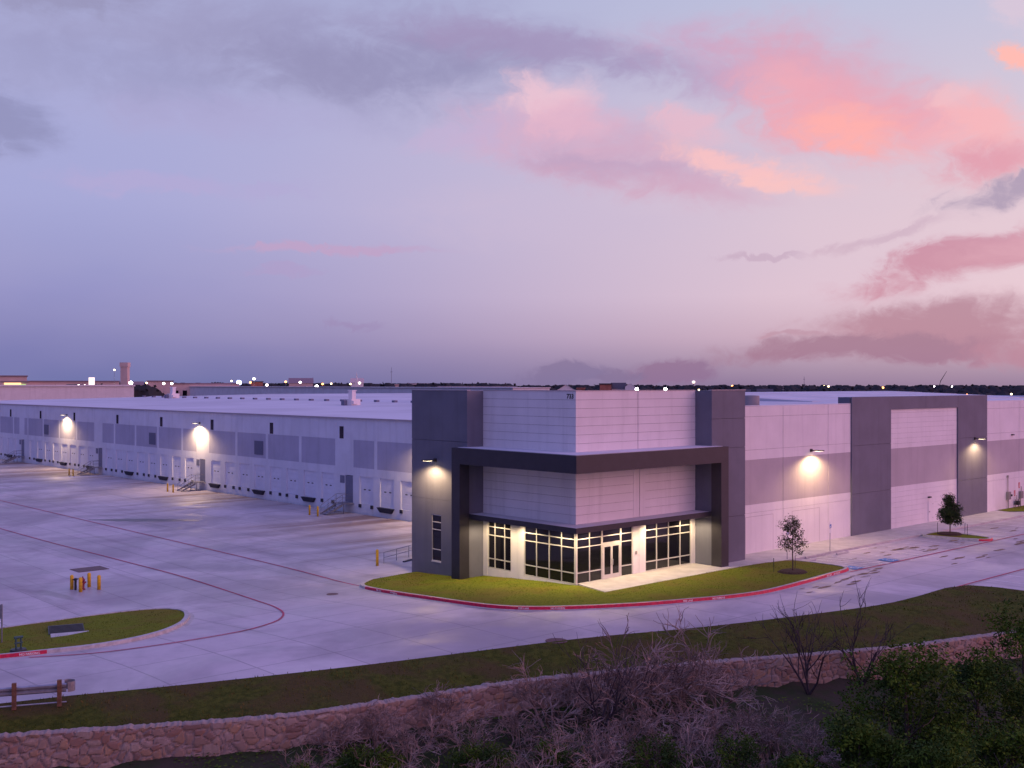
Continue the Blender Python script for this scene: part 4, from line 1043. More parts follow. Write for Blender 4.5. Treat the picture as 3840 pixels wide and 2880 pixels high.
# ------------------------------------------------------------------ retaining wall of rubble stone
def stone_wall():
    L = [0.]
    for i in range(1, len(wall_line)): L.append(L[-1]+hypot(wall_line[i][0]-wall_line[i-1][0], wall_line[i][1]-wall_line[i-1][1]))
    def at(s_):
        k = 0
        lo, hi = 0, len(L)-1
        while hi-lo > 1:
            m_ = (lo+hi)//2
            if L[m_] <= s_: lo = m_
            else: hi = m_
        t_ = (s_-L[lo])/(L[hi]-L[lo]); a, c = wall_line[lo], wall_line[hi]
        dx, dy = c[0]-a[0], c[1]-a[1]; l_ = hypot(dx, dy)
        return a[0]+dx*t_, a[1]+dy*t_, dy/l_, -dx/l_          # position and creek-side normal
    s0, s1 = 18., L[-1]-30; ds = .062
    N = int((s1-s0)/ds); rows = []
    prof = [('f', z) for z in [ -2.9+.0*k for k in range(1)]]
    zz = [-2.75+i*.064 for i in range(29)]        # up to about -.96
    pal_mean = (.40, .29, .25)
    me_v = []; cols = []
    def stone(s_, t_):
        p = Vector((s_*2.15 + .45*mn.noise(Vector((s_*1.5, t_*1.5, 0))), t_*2.9 + .4*mn.noise(Vector((s_*1.5, t_*1.5, 7))), 0))
        d_, pts_ = mn.voronoi(p)
        c = pts_[0]; r_ = mn.cell_vector(Vector((c.x*7.13, c.y*9.7, 3.)))
        return d_[1]-d_[0], r_
    pal = [(.40, .27, .20), (.50, .36, .28), (.36, .17, .11), (.60, .50, .42), (.42, .30, .25), (.20, .10, .08), (.52, .31, .16), (.45, .36, .33)]
    pal = [tuple(a*.62+b_*.38 for a, b_ in zip(c_, pal_mean)) for c_ in pal]
    for i in range(N+1):
        s_ = s0+i*ds; x, y, nx_, ny_ = at(s_)
        topj = .06*mn.noise(Vector((s_*2.2, 3, 0))) + .05*mn.noise(Vector((s_*6., 9, 0)))
        tops = -.72+topj
        for k, z in enumerate(zz):
            z2_ = z + (tops+.96)*(k/(len(zz)-1))
            g_, r_ = stone(s_, z2_)
            dsp = .20 + (.075*min(1, g_/.22)**.6) + .03*r_.x
            me_v.append((x+nx_*dsp, y+ny_*dsp, z2_))
            mort = g_ < .07
            c = pal[int(abs(r_.x*997)) % len(pal)]; br = .82+.3*abs(r_.y)
            cols.append((.27, .21, .20, 1) if mort else (c[0]*br*.86, c[1]*br*.84, c[2]*br*.84, 1))
        for kk, (o_, z2_) in enumerate(((.1, tops+.05), (-.08, tops+.06), (-.26, tops+.02), (-.28, -1.6))):
            g_, r_ = stone(s_, o_+5)
            zb = z2_ + (0.03*r_.z*(g_ > .06) if kk < 3 else 0)
            me_v.append((x+nx_*o_, y+ny_*o_, zb)); cols.append((.33, .265, .245, 1) if g_ > .05 else (.26, .21, .20, 1))
    R = len(zz)+4
    fs = [(i*R+k, i*R+k+1, (i+1)*R+k+1, (i+1)*R+k) for i in range(N) for k in range(R-1)]
    me = bpy.data.meshes.new('stone_wall'); me.from_pydata(me_v, [], fs)
    ca = me.color_attributes.new('stone_tint', 'FLOAT_COLOR', 'POINT')
    ca.data.foreach_set('color', [v for c in cols for v in c])
    m = bpy.data.materials.new('rubble_stone'); m.use_nodes = True; q = NB(m.node_tree); p = m.node_tree.nodes['Principled BSDF']
    at_ = q.n('ShaderNodeAttribute', attribute_name='stone_tint').outputs['Color']; co = q.n('ShaderNodeTexCoord').outputs['Object']
    nz = q.noise(co, 5, 6, .7).outputs[0]
    q.set(p.inputs['Base Color'], q.mix(q.mr(nz, .3, .7, 0, .6), at_, (.22, .16, .14))); p.inputs['Roughness'].default_value = .95
    me.materials.append(m); me.update()
    o = bpy.data.objects.new('stone_wall', me); COL.objects.link(o)
    tag(o, 'long low retaining wall of pinkish brown rubble stone below the grass verge', 'stone wall')
stone_wall()

# ------------------------------------------------------------------ vegetation
def leaf_cloud(mb, rnd, centre, rad, n, size, clump=9, flat=1.):
    """leaf-sized quads in clumps through an ellipsoid"""
    for c in range(max(1, n//clump)):
        while True:
            p = Vector((rnd.uniform(-1, 1), rnd.uniform(-1, 1), rnd.uniform(-1, 1)))
            if .15 < p.length < 1: break
        p = p*(.6+.4*rnd.random())
        q = Vector((centre[0]+p.x*rad[0], centre[1]+p.y*rad[1], centre[2]+p.z*rad[2]))
        for k in range(clump):
            o = q + Vector((rnd.gauss(0, size*1.5), rnd.gauss(0, size*1.5), rnd.gauss(0, size*1.2)))
            a = Vector((rnd.gauss(0, 1), rnd.gauss(0, 1), rnd.gauss(0, .8)*flat)).normalized(); bb = a.cross(Vector((rnd.gauss(0, 1), rnd.gauss(0, 1), rnd.gauss(0, 1)))).normalized()
            s_ = size*rnd.uniform(.6, 1.3)
            mb.add([o-a*s_, o+bb*s_*.45, o+a*s_, o-bb*s_*.45], [(0, 1, 2, 3)])
def branches(mb, rnd, p, d, L, r, depth, spread=.6, n=3, sides=4, tips=None, up=.12, kink=.28, cnt=(2, 4)):
    pts = [p]; rr = [r]; q = p.copy(); dd = d.copy(); segs = 3 if depth else 4
    for i in range(segs):
        dd = (dd + Vector((rnd.gauss(0, kink), rnd.gauss(0, kink), rnd.gauss(0, kink)+up*.5))).normalized()
        q = q + dd*(L/segs); pts.append(q.copy()); rr.append(r*(1-.6*(i+1)/segs))
    mb.tube(pts, rr, sides, cap=False)
    if depth == 0:
        if tips is not None: tips.append(q)
        return
    for k in range(rnd.randint(*cnt)):
        t_ = rnd.uniform(.35, 1.); i = min(segs-1, int(t_*segs)); o = pts[i].lerp(pts[i+1], t_*segs-i if t_ < 1 else 1)
        nd_ = (dd + Vector((rnd.gauss(0, spread), rnd.gauss(0, spread), rnd.gauss(0, spread*.8)+up))).normalized()
        branches(mb, rnd, o, nd_, L*rnd.uniform(.55, .85), max(.016, rr[i]*.62), depth-1, spread, n, max(3, sides-1), tips, up, kink, cnt)

# young oaks
def young_oak(x, y, z, label, seed, dense, H, cr):
    rnd = random.Random(seed)
    t = empty('young_oak', label, 'tree', (x, y, z), 0, 'staked young oaks in the parking lot')
    mb = MB(); tips = []
    trunk_top = H*.36
    mb.tube([(0, 0, -.1), (.02, 0, trunk_top*.6), (0, .02, trunk_top), (.03, 0, H*.92)], [.06, .05, .042, .012], 7)
    for k in range(22):
        h = trunk_top + (H*.9-trunk_top)*rnd.random(); a = rnd.uniform(0, 2*pi); f_ = 1-abs((h-H*.55)/(H*.55))
        branches(mb, rnd, Vector((0, 0, h)), Vector((cos(a), sin(a), .5+.3*rnd.random())).normalized(), cr*(.35+.35*max(0, f_)), .018, 1, .5, 3, 4, tips, .15)
    mb.build('trunk', M['bark'], t)
    mb = MB()
    if dense:
        for k in range(50):
            h = rnd.uniform(.0, 1.); w_ = cr*(.25+.75*sin(pi*min(1, (h*.92+.12)))**.8)*(1-.35*h); a = rnd.uniform(0, 2*pi); rr_ = w_*rnd.uniform(.2, .85)
            leaf_cloud(mb, rnd, (cos(a)*rr_, sin(a)*rr_, H*.34+h*H*.62), (cr*.3, cr*.3, cr*.3), 150, .085, 8)
    else:
        for tp in tips: leaf_cloud(mb, rnd, tp, (.24, .24, .26), 26, .07, 6)
        for k in range(12):
            a = rnd.uniform(0, 2*pi); h = rnd.random(); leaf_cloud(mb, rnd, (cos(a)*cr*.45, sin(a)*cr*.45, H*.42+h*H*.42), (.30, .30, .32), 50, .07, 7)
    mb.build('crown', M['leaf_oak'] if not dense else M['leaf'], t)
    for k, (dx, dy) in enumerate(((-1.1, .9), (1.15, .55)) if not dense else ((-.6, .9), (.3, -1.5), (1.1, -.9))):
        mb = MB(); mb.tube([(dx, dy, -.1), (dx*1.02, dy, 1.05)], .025, 6); mb.build('stake', M['black'], t)
    mb = MB()
    n_ = 28; ring = [(1.25*(1+.14*mn.noise(Vector((cos(a)*2, sin(a)*2, seed))))*cos(a), 1.05*(1+.14*mn.noise(Vector((cos(a)*2, sin(a)*2, seed+4))))*sin(a)) for a in [2*pi*i/n_ for i in range(n_)]]
    mb.add([(a, c, .0) for a, c in ring] + [(a*.8, c*.8, .12) for a, c in ring] + [(a*.3, c*.3, .14) for a, c in ring], [(i, (i+1) % n_, (i+1) % n_+n_, i+n_) for i in range(n_)] + [(i+n_, (i+1) % n_+n_, (i+1) % n_+2*n_, i+2*n_) for i in range(n_)] + [tuple(range(2*n_, 3*n_))])
    tag(mb.build('mulch_ring', M['mulch'], loc=(x, y, z+.0)), 'ring of dark mulch under the ' + ('dense round' if dense else 'sparse') + ' young oak', 'mulch')
young_oak(15.6, -7.3, hl(15.6, -7.3), 'sparse young oak with thin uneven crown on the front lawn', 11, False, 3.75, 1.2)
young_oak(44.0, -5.6, .03, 'dense dark young oak with a full crown on the small lot island', 12, True, 3.5, 1.45)

# bare shrubs in the creek: prototypes copied with sizes and turns of their own
def shrub_proto(seed, stems, depth, spread, col, H, r0=.045):
    rnd = random.Random(seed); mb = MB()
    for k in range(stems):
        a = rnd.uniform(0, 2*pi); ln = rnd.uniform(.15, .75)
        branches(mb, rnd, Vector((rnd.gauss(0, .15), rnd.gauss(0, .15), 0)), Vector((cos(a)*ln, sin(a)*ln, 1)).normalized(), H*rnd.uniform(.36, .54), r0, depth, spread, 3, 4, None, .05, .30, (3, 5))
    me = bpy.data.meshes.new('bare_shrub'); me.from_pydata(mb.v, [], mb.f); me.materials.append(col); return me
protos = [shrub_proto(100+k, (7, 6, 8, 7, 6, 8)[k], 3, (.55, .65, .6, .7, .5, .62)[k], M['twig'], 3.6, .055) for k in range(6)]
def on_view(bearing_t, depth):  # a spot on the creek bank: lateral tangent and depth from the camera foot
    return CAM[0]+depth*(FX+bearing_t*RX), CAM[1]+depth*(FY+bearing_t*RY)
def tz(x, y): return creek_z(max(0, side(x, y)))
rnd = random.Random(21)
SH = []   # (image column 0..1, depth, height scale)
spots = [(.335, 49.5, .85), (.37, 50.5, 1.0), (.40, 48.0, .8), (.425, 51.5, .95), (.455, 49, .8), (.30, 45.5, .65), (.345, 43.5, .85), (.385, 44.5, .8), (.43, 44.0, .85), (.47, 45.5, .8),
         (.505, 50.5, .8), (.535, 52.5, 1.15), (.565, 53.5, 1.2), (.60, 53.0, 1.5), (.635, 54.0, 1.6), (.665, 54.5, 1.45), (.70, 55, 1.2), (.51, 45.5, 1.0), (.545, 47, 1.15), (.58, 48, 1.3),
         (.62, 49, 1.3), (.655, 50, 1.25), (.69, 50.5, 1.2), (.725, 52, 1.1), (.755, 51, 1.05), (.56, 43, 1.0), (.60, 43.5, 1.1), (.64, 44.5, 1.15), (.68, 45.5, 1.1), (.72, 46.5, 1.1), (.76, 47, 1.0),
         (.79, 50.5, 1.0), (.485, 42, .8), (.525, 41, .9), (.44, 40.5, .75), (.40, 41, .6)]
spots.sort()
for i, (c, dpt, hs) in enumerate(spots):
    tx = (c-.5)*3840/4109; x, y = on_view(tx, dpt)
    while side(x, y) < .8: dpt -= .5; x, y = on_view(tx, dpt)
    o = bpy.data.objects.new('bare_shrub', protos[i % 6]); COL.objects.link(o)
    o.location = (x, y, tz(x, y)-.1); o.rotation_euler = (rnd.uniform(-.08, .08), rnd.uniform(-.08, .08), rnd.uniform(0, 6.28)); s_ = hs*rnd.uniform(.8, 1.08)*.86
    o.scale = (s_*1.15, s_*1.15, s_)
    tag(o, 'leafless pinkish grey shrub in the thicket below the stone wall', 'shrub', 'bare shrubs in the creek thicket')
# darker bare trees standing against the verge
def bare_tree(c, dpt, H, seed, label):
    x, y = on_view((c-.5)*3840/4109, dpt)
    while side(x, y) < .8: dpt -= .4; x, y = on_view((c-.5)*3840/4109, dpt)
    t = empty('bare_tree', label, 'tree', (x, y, tz(x, y)-.1), 0, 'dark leafless trees by the wall')
    rnd = random.Random(seed); mb = MB()
    for k in range(5):
        a = rnd.uniform(0, 2*pi); ln = rnd.uniform(.1, .5)
        branches(mb, rnd, Vector((0, 0, 0)), Vector((cos(a)*ln, sin(a)*ln, 1)).normalized(), H*.6, .075, 3, .42, 3, 5, None, .12, .14, (2, 3))
    mb.build('trunk', M['twig_dark'], t)
bare_tree(.79, 58, 4.3, 31, 'dark many-stemmed leafless tree standing over the thicket')
bare_tree(.842, 60, 3.7, 32, 'slim dark leafless tree to the right, in front of the verge')
bare_tree(.585, 52, 4.3, 33, 'dark leafless tree rising from the middle of the pinkish thicket')

# evergreen trees and bushes at lower right
def evergreen(c, dpt, ztop, w, seed, label, n=5200, name='evergreen_tree', cat='tree', zb=None, leaf=.085):
    x, y = on_view((c-.5)*3840/4109, dpt)
    z0 = tz(x, y) if zb is None else zb; H = ztop-z0
    t = empty(name, label, cat, (x, y, z0), 0)
    rnd = random.Random(seed); mb = MB()
    mb.tube([(0, 0, -.2), (.1, 0, H*.4), (.05, .1, H*.8)], [.16, .11, .03], 7)
    for k in range(8):
        a = rnd.uniform(0, 2*pi); branches(mb, rnd, Vector((.05, 0, H*rnd.uniform(.15, .6))), Vector((cos(a), sin(a), .6)).normalized(), w*.35, .05, 1, .5, 3, 4, None, .2)
    mb.build('trunk', M['bark'], t)
    mb = MB(); K = 46
    for k in range(K):
        h = rnd.random()**.9; a = rnd.uniform(0, 2*pi); ww = w/2*(.45+.55*sin(pi*min(1, h*.8+.2)))*(1-.25*h); rr_ = ww*rnd.uniform(.35, .95)
        s_ = w*rnd.uniform(.12, .2)
        leaf_cloud(mb, rnd, (cos(a)*rr_, sin(a)*rr_, H*(.10+.84*h)), (s_, s_, s_*.85), n//K, leaf, 12)
    mb.build('crown', M['leaf_dark'], t)
evergreen(.885, 47, 2.7, 7.4, 41, 'broad dark green tree hiding part of the stone wall', 17100)
evergreen(.955, 49, 2.0, 6.4, 42, 'dark green tree right of the broad one', 14250)
evergreen(1.0, 52, 3.9, 5.4, 43, 'tall green tree cut by the right edge of the picture', 12350)
evergreen(.84, 43, .9, 5.0, 44, 'low dark tree in front of the broad one at the bottom', 12350)
evergreen(.92, 41, .9, 5.4, 45, 'dark foliage tree at the bottom, below the broad one', 14250)
evergreen(.985, 43, .6, 5.0, 46, 'dark foliage tree in the bottom right corner', 12350)
evergreen(.775, 42, -.3, 3.6, 47, 'low dark green bush between the thicket and the trees', 8550, 'evergreen_bush', 'bush')
evergreen(.29, 43.5, -1.45, 3.6, 48, 'low dark green bush at the foot of the wall, lower left', 7600, 'evergreen_bush', 'bush', leaf=.06)
evergreen(.36, 46.5, -1.7, 3.6, 49, 'low dark green bush under the leftmost bare shrubs', 7600, 'evergreen_bush', 'bush', leaf=.06)
evergreen(.47, 47, -1.6, 3.6, 50, 'low dark green bush in the thicket left of centre', 7600, 'evergreen_bush', 'bush', leaf=.06)
evergreen(.545, 47, -1.5, 4.0, 51, 'low dark green bush in the middle of the thicket', 7600, 'evergreen_bush', 'bush', leaf=.06)
evergreen(.64, 47, -1.4, 4.4, 52, 'low dark green bush under the big bare shrubs', 7600, 'evergreen_bush', 'bush', leaf=.06)
evergreen(.72, 46, -.6, 4.0, 53, 'low dark green bush right of the big bare shrubs', 7600, 'evergreen_bush', 'bush', leaf=.06)
for i, (c, dpt, hs) in enumerate([(.93, 42, 1.05), (.985, 45.5, 1.15), (.875, 42, .9), (.995, 42, 1.2)]):
    x, y = on_view((c-.5)*3840/4109, dpt); o = bpy.data.objects.new('bare_shrub', protos[i % 6].copy()); COL.objects.link(o)
    o.data.materials.clear(); o.data.materials.append(M['twig_dark']); o.location = (x, y, tz(x, y)); o.scale = (hs,)*3; o.rotation_euler = (0, 0, i*1.7)
    tag(o, 'dark leafless shrub among the evergreen trees at lower right', 'shrub', 'dark bare shrubs among the evergreens')
# leaves and ivy on the creek bank
mb = MB(); rnd = random.Random(77)
for k in range(16000):
    c = rnd.uniform(.12, .85); dpt = rnd.uniform(41, 57); x, y = on_view((c-.5)*3840/4109, dpt); d = side(x, y)
    if d < .35: continue
    if mn.noise(Vector((x*.5, y*.5, 2))) < rnd.uniform(-.4, .25): continue
    z = creek_z(d) + ftx(x, y, .25, .35) + rnd.uniform(.02, .22); a = rnd.uniform(0, pi*2); s_ = rnd.uniform(.05, .11)
    mb.add([(x-s_*cos(a), y-s_*sin(a), z), (x-s_*.5*sin(a), y+s_*.5*cos(a), z+rnd.uniform(-.03, .06)), (x+s_*cos(a), y+s_*sin(a), z+.03), (x+s_*.5*sin(a), y-s_*.5*cos(a), z)], [(0, 1, 2, 3)])
tag(mb.build('ground_cover', M['leaf_dark']), 'dark green ground cover along the creek bank below the wall', 'ground cover', kind='stuff')

# ------------------------------------------------------------------ far things
def bp(deg, dist):
    a = YAW-radians(deg); return CAM[0]+dist*cos(a), CAM[1]+dist*sin(a)
def far_tree_mass():
    rnd = random.Random(61); mb = MB()
    lumps = []
    def zone(b0, b1, d0, d1, n, z0, z1):
        for k in range(n):
            u = rnd.random(); lumps.append((rnd.uniform(b0, b1), d0+(d1-d0)*u*u, rnd.uniform(z0, z1)))
    zone(-1, 27, 480, 1000, 420, 8.6, 10.6); zone(-1, 27, 900, 2400, 420, 10.3, 13.4)
    zone(-14, 0, 800, 1700, 380, 11.6, 15.2); zone(-27, -14, 800, 1700, 200, 12.8, 15.5); zone(12, 28, 330, 520, 120, 4.8, 8.2)
    zone(-9, 0, 620, 900, 60, 10.3, 12.6); zone(-23.8, -18.2, 436, 470, 26, 13.2, 14.3)
    for (bd_, d, zt_) in lumps:
        x, y = bp(bd_, d); s_ = 3.0+d*.0065; q = max(.5, d*.0011); n_ = 26 if d < 900 else 16
        for k in range(n_):
            a = rnd.uniform(0, 2*pi); r_ = s_*rnd.random()**.5*1.3; h = rnd.random()
            cx, cy, cz = x+cos(a)*r_, y+sin(a)*r_, zt_-(1-h)*s_*1.6 - (r_/s_)**2*1.0
            vx = Vector((rnd.gauss(0, 1), rnd.gauss(0, 1), rnd.gauss(0, .6))).normalized()*q*1.5; vy = vx.cross(Vector((rnd.gauss(0, 1), rnd.gauss(0, 1), rnd.gauss(0, 1)))).normalized()*q*1.2
            c_ = Vector((cx, cy, cz)); mb.add([c_-vx, c_+vy, c_+vx, c_-vy], [(0, 1, 2, 3)])
        # solid heart of the clump so that it reads as a mass
        k0 = len(mb.v); n6 = 6
        for rr_, zz_ in ((s_*1.05, -1.7), (s_*1.1, zt_*.6), (s_*.75, zt_-s_*.35), (s_*.2, zt_-.3)):
            for j in range(n6):
                a = 2*pi*j/n6+bd_; f_ = rnd.uniform(.75, 1.2); mb.v.append((x+cos(a)*rr_*f_, y+sin(a)*rr_*f_, zz_))
        for i in range(3):
            for j in range(n6): mb.f.append((k0+i*n6+j, k0+i*n6+(j+1) % n6, k0+(i+1)*n6+(j+1) % n6, k0+(i+1)*n6+j)); mb.mi.append(0)
        mb.f.append(tuple(k0+3*n6+j for j in range(n6))); mb.mi.append(0)
    tag(mb.build('distant_woodland', M['leaf_far']), 'dark tree belt along the whole horizon behind the warehouse', 'woodland', kind='stuff')
far_tree_mass()
# neighbouring warehouse behind the main roof
def block(name, deg, dist, w, dep, h, wallm, roofm, label, cat, roof='flat', rz_=None, ov=.4, windows=0, win_m=None, rise=.3):
    x, y = bp(deg, dist); a = YAW-radians(deg)-pi/2 if rz_ is None else rz_      # local X across the line of sight
    t = empty(name, label, cat, (x, y, -1.75), a)
    H = h+1.75; m1 = MB(); m1.box(-w/2, 0, 0, w/2, dep, H); 
    if roof == 'gable_front': m1.add([(-w/2, -.01, H), (w/2, -.01, H), (0, -.01, H+w*.32-.1), (-w/2, .2, H), (w/2, .2, H), (0, .2, H+w*.32-.1)], [(0, 1, 2), (3, 5, 4), (0, 2, 5, 3), (1, 4, 5, 2)])
    m1.build('wall', wallm, t)
    m1 = MB()
    if roof == 'flat': m1.box(-w/2-ov, -ov, H+.003, w/2+ov, dep+ov, H+.5)
    elif roof == 'gable_front':      # ridge runs away from the viewer
        m1.add([(-w/2-ov, -ov, H), (w/2+ov, -ov, H), (0, -ov, H+w*.32), (-w/2-ov, dep+ov, H), (w/2+ov, dep+ov, H), (0, dep+ov, H+w*.32)], [(0, 2, 5, 3), (1, 4, 5, 2)])
    elif roof == 'gable_side':
        m1.add([(-w/2-ov, -ov, H), (w/2+ov, -ov, H), (-w/2-ov, dep/2, H+dep*rise), (w/2+ov, dep/2, H+dep*rise), (-w/2-ov, dep+ov, H), (w/2+ov, dep+ov, H)], [(0, 1, 3, 2), (2, 3, 5, 4), (0, 2, 4), (1, 5, 3), (0, 4, 5, 1)])
    m1.build('roof', roofm, t)
    for k in range(windows):
        xx = -w/2 + w*(k+.5)/windows; m1 = MB(); m1.box(xx-w/windows*.25, -.12, H*.55, xx+w/windows*.25, -.003, H*.8); m1.build('window', win_m or M['glass'], t)
    return t
nb = empty('neighbouring_warehouse', 'huge pale flat-roofed warehouse behind the dock roof', 'warehouse', (190, 215, -1.75))
m1 = MB(); m1.box(0, 0, 0, 17, 355, 14.3); m1.build('wall', M['dock_white'], nb)
m1 = MB(); m1.box(-.3, -.3, 14.303, 17.3, 355.3, 14.6); m1.build('roof', M['roof'], nb)
block('mall_building', -22.9, 540, 60, 40, 15.0, M['beige'], M['beige_dark'], 'long low beige building with dark roof on the horizon at far left', 'building', windows=6)
block('mall_block', -25.2, 520, 24, 30, 17.2, M['beige'], M['beige_dark'], 'raised beige block with brown roof at the left edge of the horizon', 'building')
block('white_warehouse', -22.9, 385, 52, 40, 13.2, M['white_wall'], M['white_wall'], 'white flat warehouse roofline at far left below the beige building', 'warehouse')
block('tower_annex', -18.96, 490, 6, 5, 13.6, M['beige'], M['beige_dark'], 'small beige annex beside the square tower', 'building', 'gable_side')
block('beige_store', -17.8, 560, 12, 14, 15.2, M['beige'], M['beige_dark'], 'small beige store right of the tower annex', 'building')
block('low_store', -15.6, 560, 32, 20, 14.0, M['beige'], M['beige_dark'], 'long low beige store on the left horizon', 'building', windows=8)
block('red_store', -13.1, 680, 7, 8, 15.2, M['brick'], M['slate'], 'small red store near the brightest horizon light', 'building')
block('brown_shop', -10.9, 760, 16, 12, 14.5, M['beige'], M['beige_dark'], 'brownish shop between two horizon lights left of centre', 'building', 'gable_side')
block('church_hall', -8.04, 720, 8, 10, 14.8, M['white_wall'], M['beige'], 'pale hall under the thin steeple on the horizon', 'church', 'gable_side')
t = empty('steeple', 'thin pale steeple rising above the pale hall', 'steeple', (*bp(-8.07, 715), -1.75))
m1 = MB(); m1.lathe([(1.1, 0), (1.0, 17), (.85, 18)], n=4); m1.build('shaft', M['white_wall'], t); m1 = MB(); m1.lathe([(1.1, 18), (.5, 20), (.05, 23.5)], n=4); m1.build('spire', M['white_wall'], t)
t = empty('square_tower', 'tall square beige tower on the horizon at left', 'tower', (*bp(-19.45, 490), -1.75), YAW)
m1 = MB(); m1.box(-1.45, -1.45, 0, 1.45, 1.45, 23.0); m1.build('shaft', M['beige'], t); m1 = MB(); m1.box(-1.7, -1.7, 23.003, 1.7, 1.7, 24.8); m1.build('top', M['beige'], t)
t = block('lit_shop', -24.4, 440, 9, 10, 14.6, M['beige'], M['beige_dark'], 'shop with glowing orange and green sign at the left edge', 'shop')
m1 = MB(); m1.box(-3.6, -.35, 14.2, 2.0, -.05, 16.2); m1.build('sign', M['lit_sign'], t); m1 = MB(); m1.box(1.4, -.5, 14.0, 3.6, -.36, 15.6); m1.build('green_sign', M['lit_green'], t)
t = empty('lit_pylon', 'pale lit pylon between horizon lights at left', 'pylon', (*bp(-20.99, 440), -1.75))
m1 = MB(); m1.box(-.95, -.5, 0, .95, .5, 18.2); m1.build('body', M['lit_globe'], t)
for dg, ds_, h, lab in ((-6.28, 900, 27.6, 'thin mast standing left of the tower roof on the horizon'), (14.93, 1500, 23.8, 'thin mast on the horizon above the white front wall'), (-10.3, 900, 19.5, 'tiny lattice mast among the left horizon lights'), (13.9, 700, 13.2, 'short pole in the trees right of centre')):
    t = empty('radio_mast', lab, 'mast', (*bp(dg, ds_), -1.75)); m1 = MB(); w_ = ds_*.00022
    m1.tube([(0, 0, 0), (0, 0, h+1.75)], [w_*1.4, w_*.8], 4); m1.build('pole', M['steel'], t); m1 = MB(); m1.tube([(-w_*5, 0, h*.93), (w_*5, 0, h*.93)], w_, 4); m1.build('cross_arm', M['steel'], t)
t = empty('water_tower', 'small lit water tower on the horizon right of the gabled house', 'water tower', (*bp(9.41, 1500), -1.75))
m1 = MB(); m1.lathe([(.6, 0), (.6, 15), (1.4, 16.2)], n=10); m1.build('stem', M['steel'], t); m1 = MB(); m1.lathe([(.8, 16.0), (2.0, 17.3), (2.4, 18.6), (1.9, 19.8), (.4, 20.4)], n=16); m1.build('tank', M['lit_globe'], t, smooth=True)
block('gabled_house', 6.15, 480, 4.4, 12, 12.9, M['white_wall'], M['slate'], 'pale gabled house end standing above the tower roof', 'house', 'gable_front', ov=.15)
block('slate_roof_house', 5.55, 484, 6.0, 9, 11.9, M['white_wall'], M['slate'], 'dark-roofed house wing left of the pale gable', 'house', 'gable_side')
block('brick_shop', 4.88, 480, 5.0, 8, 13.8, M['brick'], M['slate'], 'brick shop front with a lit orange wall by the gabled house', 'shop', windows=3, win_m=M['lit_sign'])
block('pale_gable', 2.83, 480, 9.4, 12, 10.9, M['white_wall'], M['gutter'], 'low pale gabled roof just over the tower parapet', 'house', 'gable_front')
block('red_roof_shed', 3.6, 520, 3.6, 8, 11.7, M['brick'], M['brick'], 'tiny red roofed shed right of the low pale gable', 'shed')
block('low_row', -1.8, 600, 43, 14, 12.2, M['beige'], M['gutter'], 'long low row of houses behind the tower roof', 'building', windows=10)
block('plant_building', -4.9, 900, 16, 14, 14.2, M['white_wall'], M['gutter'], 'pale plant building on the horizon left of the tower', 'building')
block('roadside_box', -6.0, 600, 1.8, 2, 13.3, M['beige'], M['beige'], 'tiny tan post building above the roof left of the tower', 'building')
for dg, ds_, w_, h, lab in ((11.9, 560, 7, 9.2, 'tiny pale house in the trees over the white screen, left'), (13.0, 600, 8, 9.3, 'tiny pale house in the trees over the white screen, right'), (17.2, 540, 5, 8.2, 'tiny pale house in the trees above the portal')):
    block('distant_house', dg, ds_, w_, 7, h, M['beige'], M['slate'], lab, 'house', 'gable_side')
t = empty('leaning_crane', 'thin leaning crane boom on the right horizon above the floodlights', 'crane', (*bp(21.35, 900), -1.75), YAW-radians(21)-pi/2)
m1 = MB(); m1.tube([(-1.5, 0, 0), (-1.2, 0, 12), (.2, 0, 18), (4.6, 0, 25.5)], [.45, .4, .3, .12], 5); m1.build('boom', M['black'], t); m1 = MB(); m1.box(-3, -1.5, 0, 1, 1.5, 3); m1.build('cab', M['black'], t)

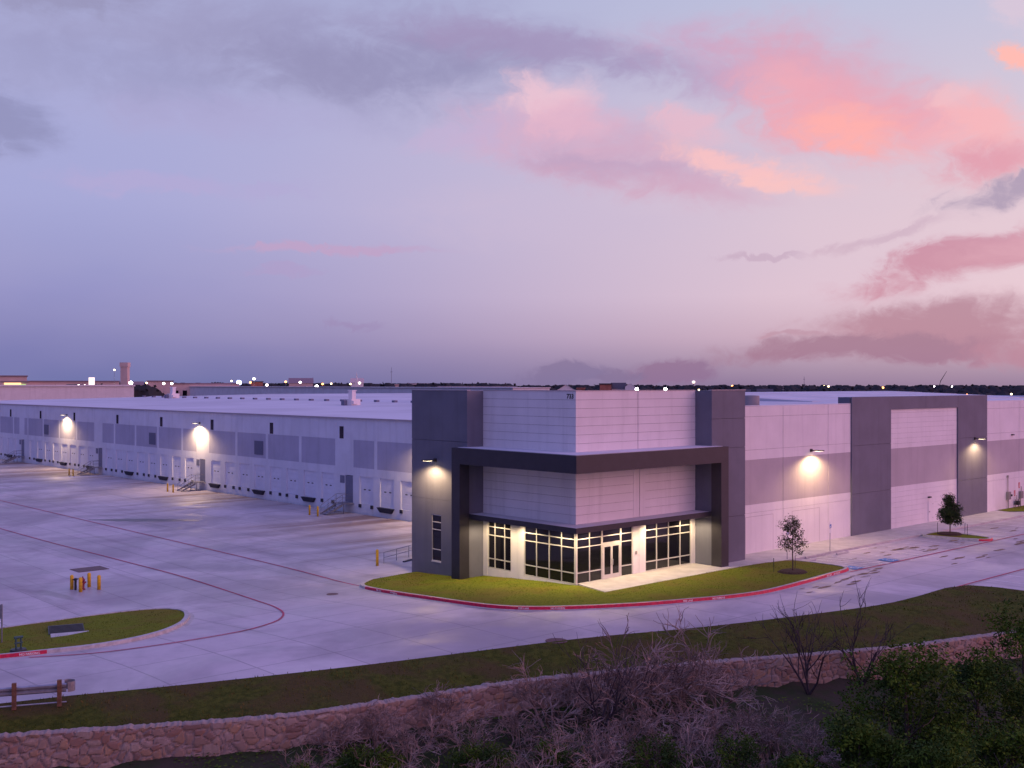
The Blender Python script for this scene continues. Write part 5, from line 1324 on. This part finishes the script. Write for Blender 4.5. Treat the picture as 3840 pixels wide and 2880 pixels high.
# horizon lamps, each a thing of its own
LB = {'w': ('warm white', 'lw'), 'W': ('bright white', 'lW'), 'B': ('very bright blue-white', 'lB'), 'y': ('yellowish', 'ly'), 'o': ('orange', 'lo'), 'f': ('white', 'lf')}
lamps = [('w', -21.58, 452, 13.4), ('w', -21.3, 451, 13.4), ('y', -20.84, 460, 13.3), ('W', -19.18, 476, 14.5), ('y', -18.44, 548, 14.5), ('w', -17.63, 504, 14.2), ('w', -17.25, 503, 14.2), ('y', -19.95, 470, 19.6), ('y', -14.36, 619, 15.6), ('B', -13.99, 639, 14.8), ('o', -13.43, 658, 14.9), ('w', -13.25, 658, 17.0), ('w', -12.61, 666, 13.4), ('o', -11.67, 715, 15.4), ('w', -10.94, 733, 15.1), ('o', -9.81, 649, 14.0), ('W', -10.1, 609, 12.6), ('w', -10.01, 569, 11.6), ('w', -9.62, 609, 11.9), ('y', -9.37, 709, 14.2), ('y', -8.84, 567, 11.6), ('y', -8.39, 708, 14.0), ('w', -7.92, 707, 14.6), ('o', -10.6, 610, 12.1), ('w', 1.15, 700, 10.8), ('W', 6.5, 564, 11.4), ('W', 7.97, 606, 11.2), ('o', 11.37, 1020, 12.1), ('o', 14.23, 1032, 11.1), ('y', 16.11, 1145, 11.6), ('o', 18.7, 1056, 10.7), ('f', 20.53, 1602, 10.9), ('f', 20.83, 1605, 10.9), ('f', 21.07, 1607, 10.7), ('f', 21.32, 1610, 10.7), ('f', 21.58, 1613, 10.7), ('f', 21.86, 1616, 10.7), ('f', 22.08, 1619, 10.5), ('f', 22.36, 1622, 10.1), ('y', 20.45, 440, 10.1), ('y', 21.14, 420, 10.0), ('o', 22.55, 430, 10.1), ('W', 24.6, 400, 9.5), ('y', 24.5, 400, 10.7), ('y', 23.44, 400, 9.0), ('y', 15.9, 1248, 11.7), ('y', 15.42, 1245, 11.7), ('y', 9.68, 507, 11.4)]
extra_ = {}
for i, (k, dg, ds_, z) in enumerate(lamps):
    nm, mk = LB[k]
    if k == 'f': lab, grp = 'white floodlight in the bright row on the right horizon', 'floodlights in a row on the right horizon'
    else:
        where = ('at the far left' if dg < -17 else 'left of centre' if dg < -7 else 'just behind the tower roof' if dg < 10 else 'in the trees beyond the right roof')
        lab, grp = 'distant %s lamp on the horizon %s' % (nm, where), '%s horizon lamps %s' % (nm, where)
    x, y = bp(dg, ds_*.985); r_ = ds_*{'w': .0011, 'W': .0016, 'B': .0022, 'y': .0008, 'o': .0010, 'f': .0007}[k]
    t = empty('street_lamp', lab, 'street lamp', (x, y, -1.75), 0, grp)
    m1 = MB(); m1.tube([(0, 0, 0), (0, 0, z+1.75)], ds_*.00012, 4); m1.build('mast', M['steel'], t)
    m1 = MB(); m1.lathe([(r_*.3, -r_*.85), (r_*.85, -r_*.5), (r_, 0), (r_*.85, r_*.5), (r_*.3, r_*.85)], n=12); m1.build('lamp_head', M[mk], t, loc=(0, 0, z+1.75), smooth=True)
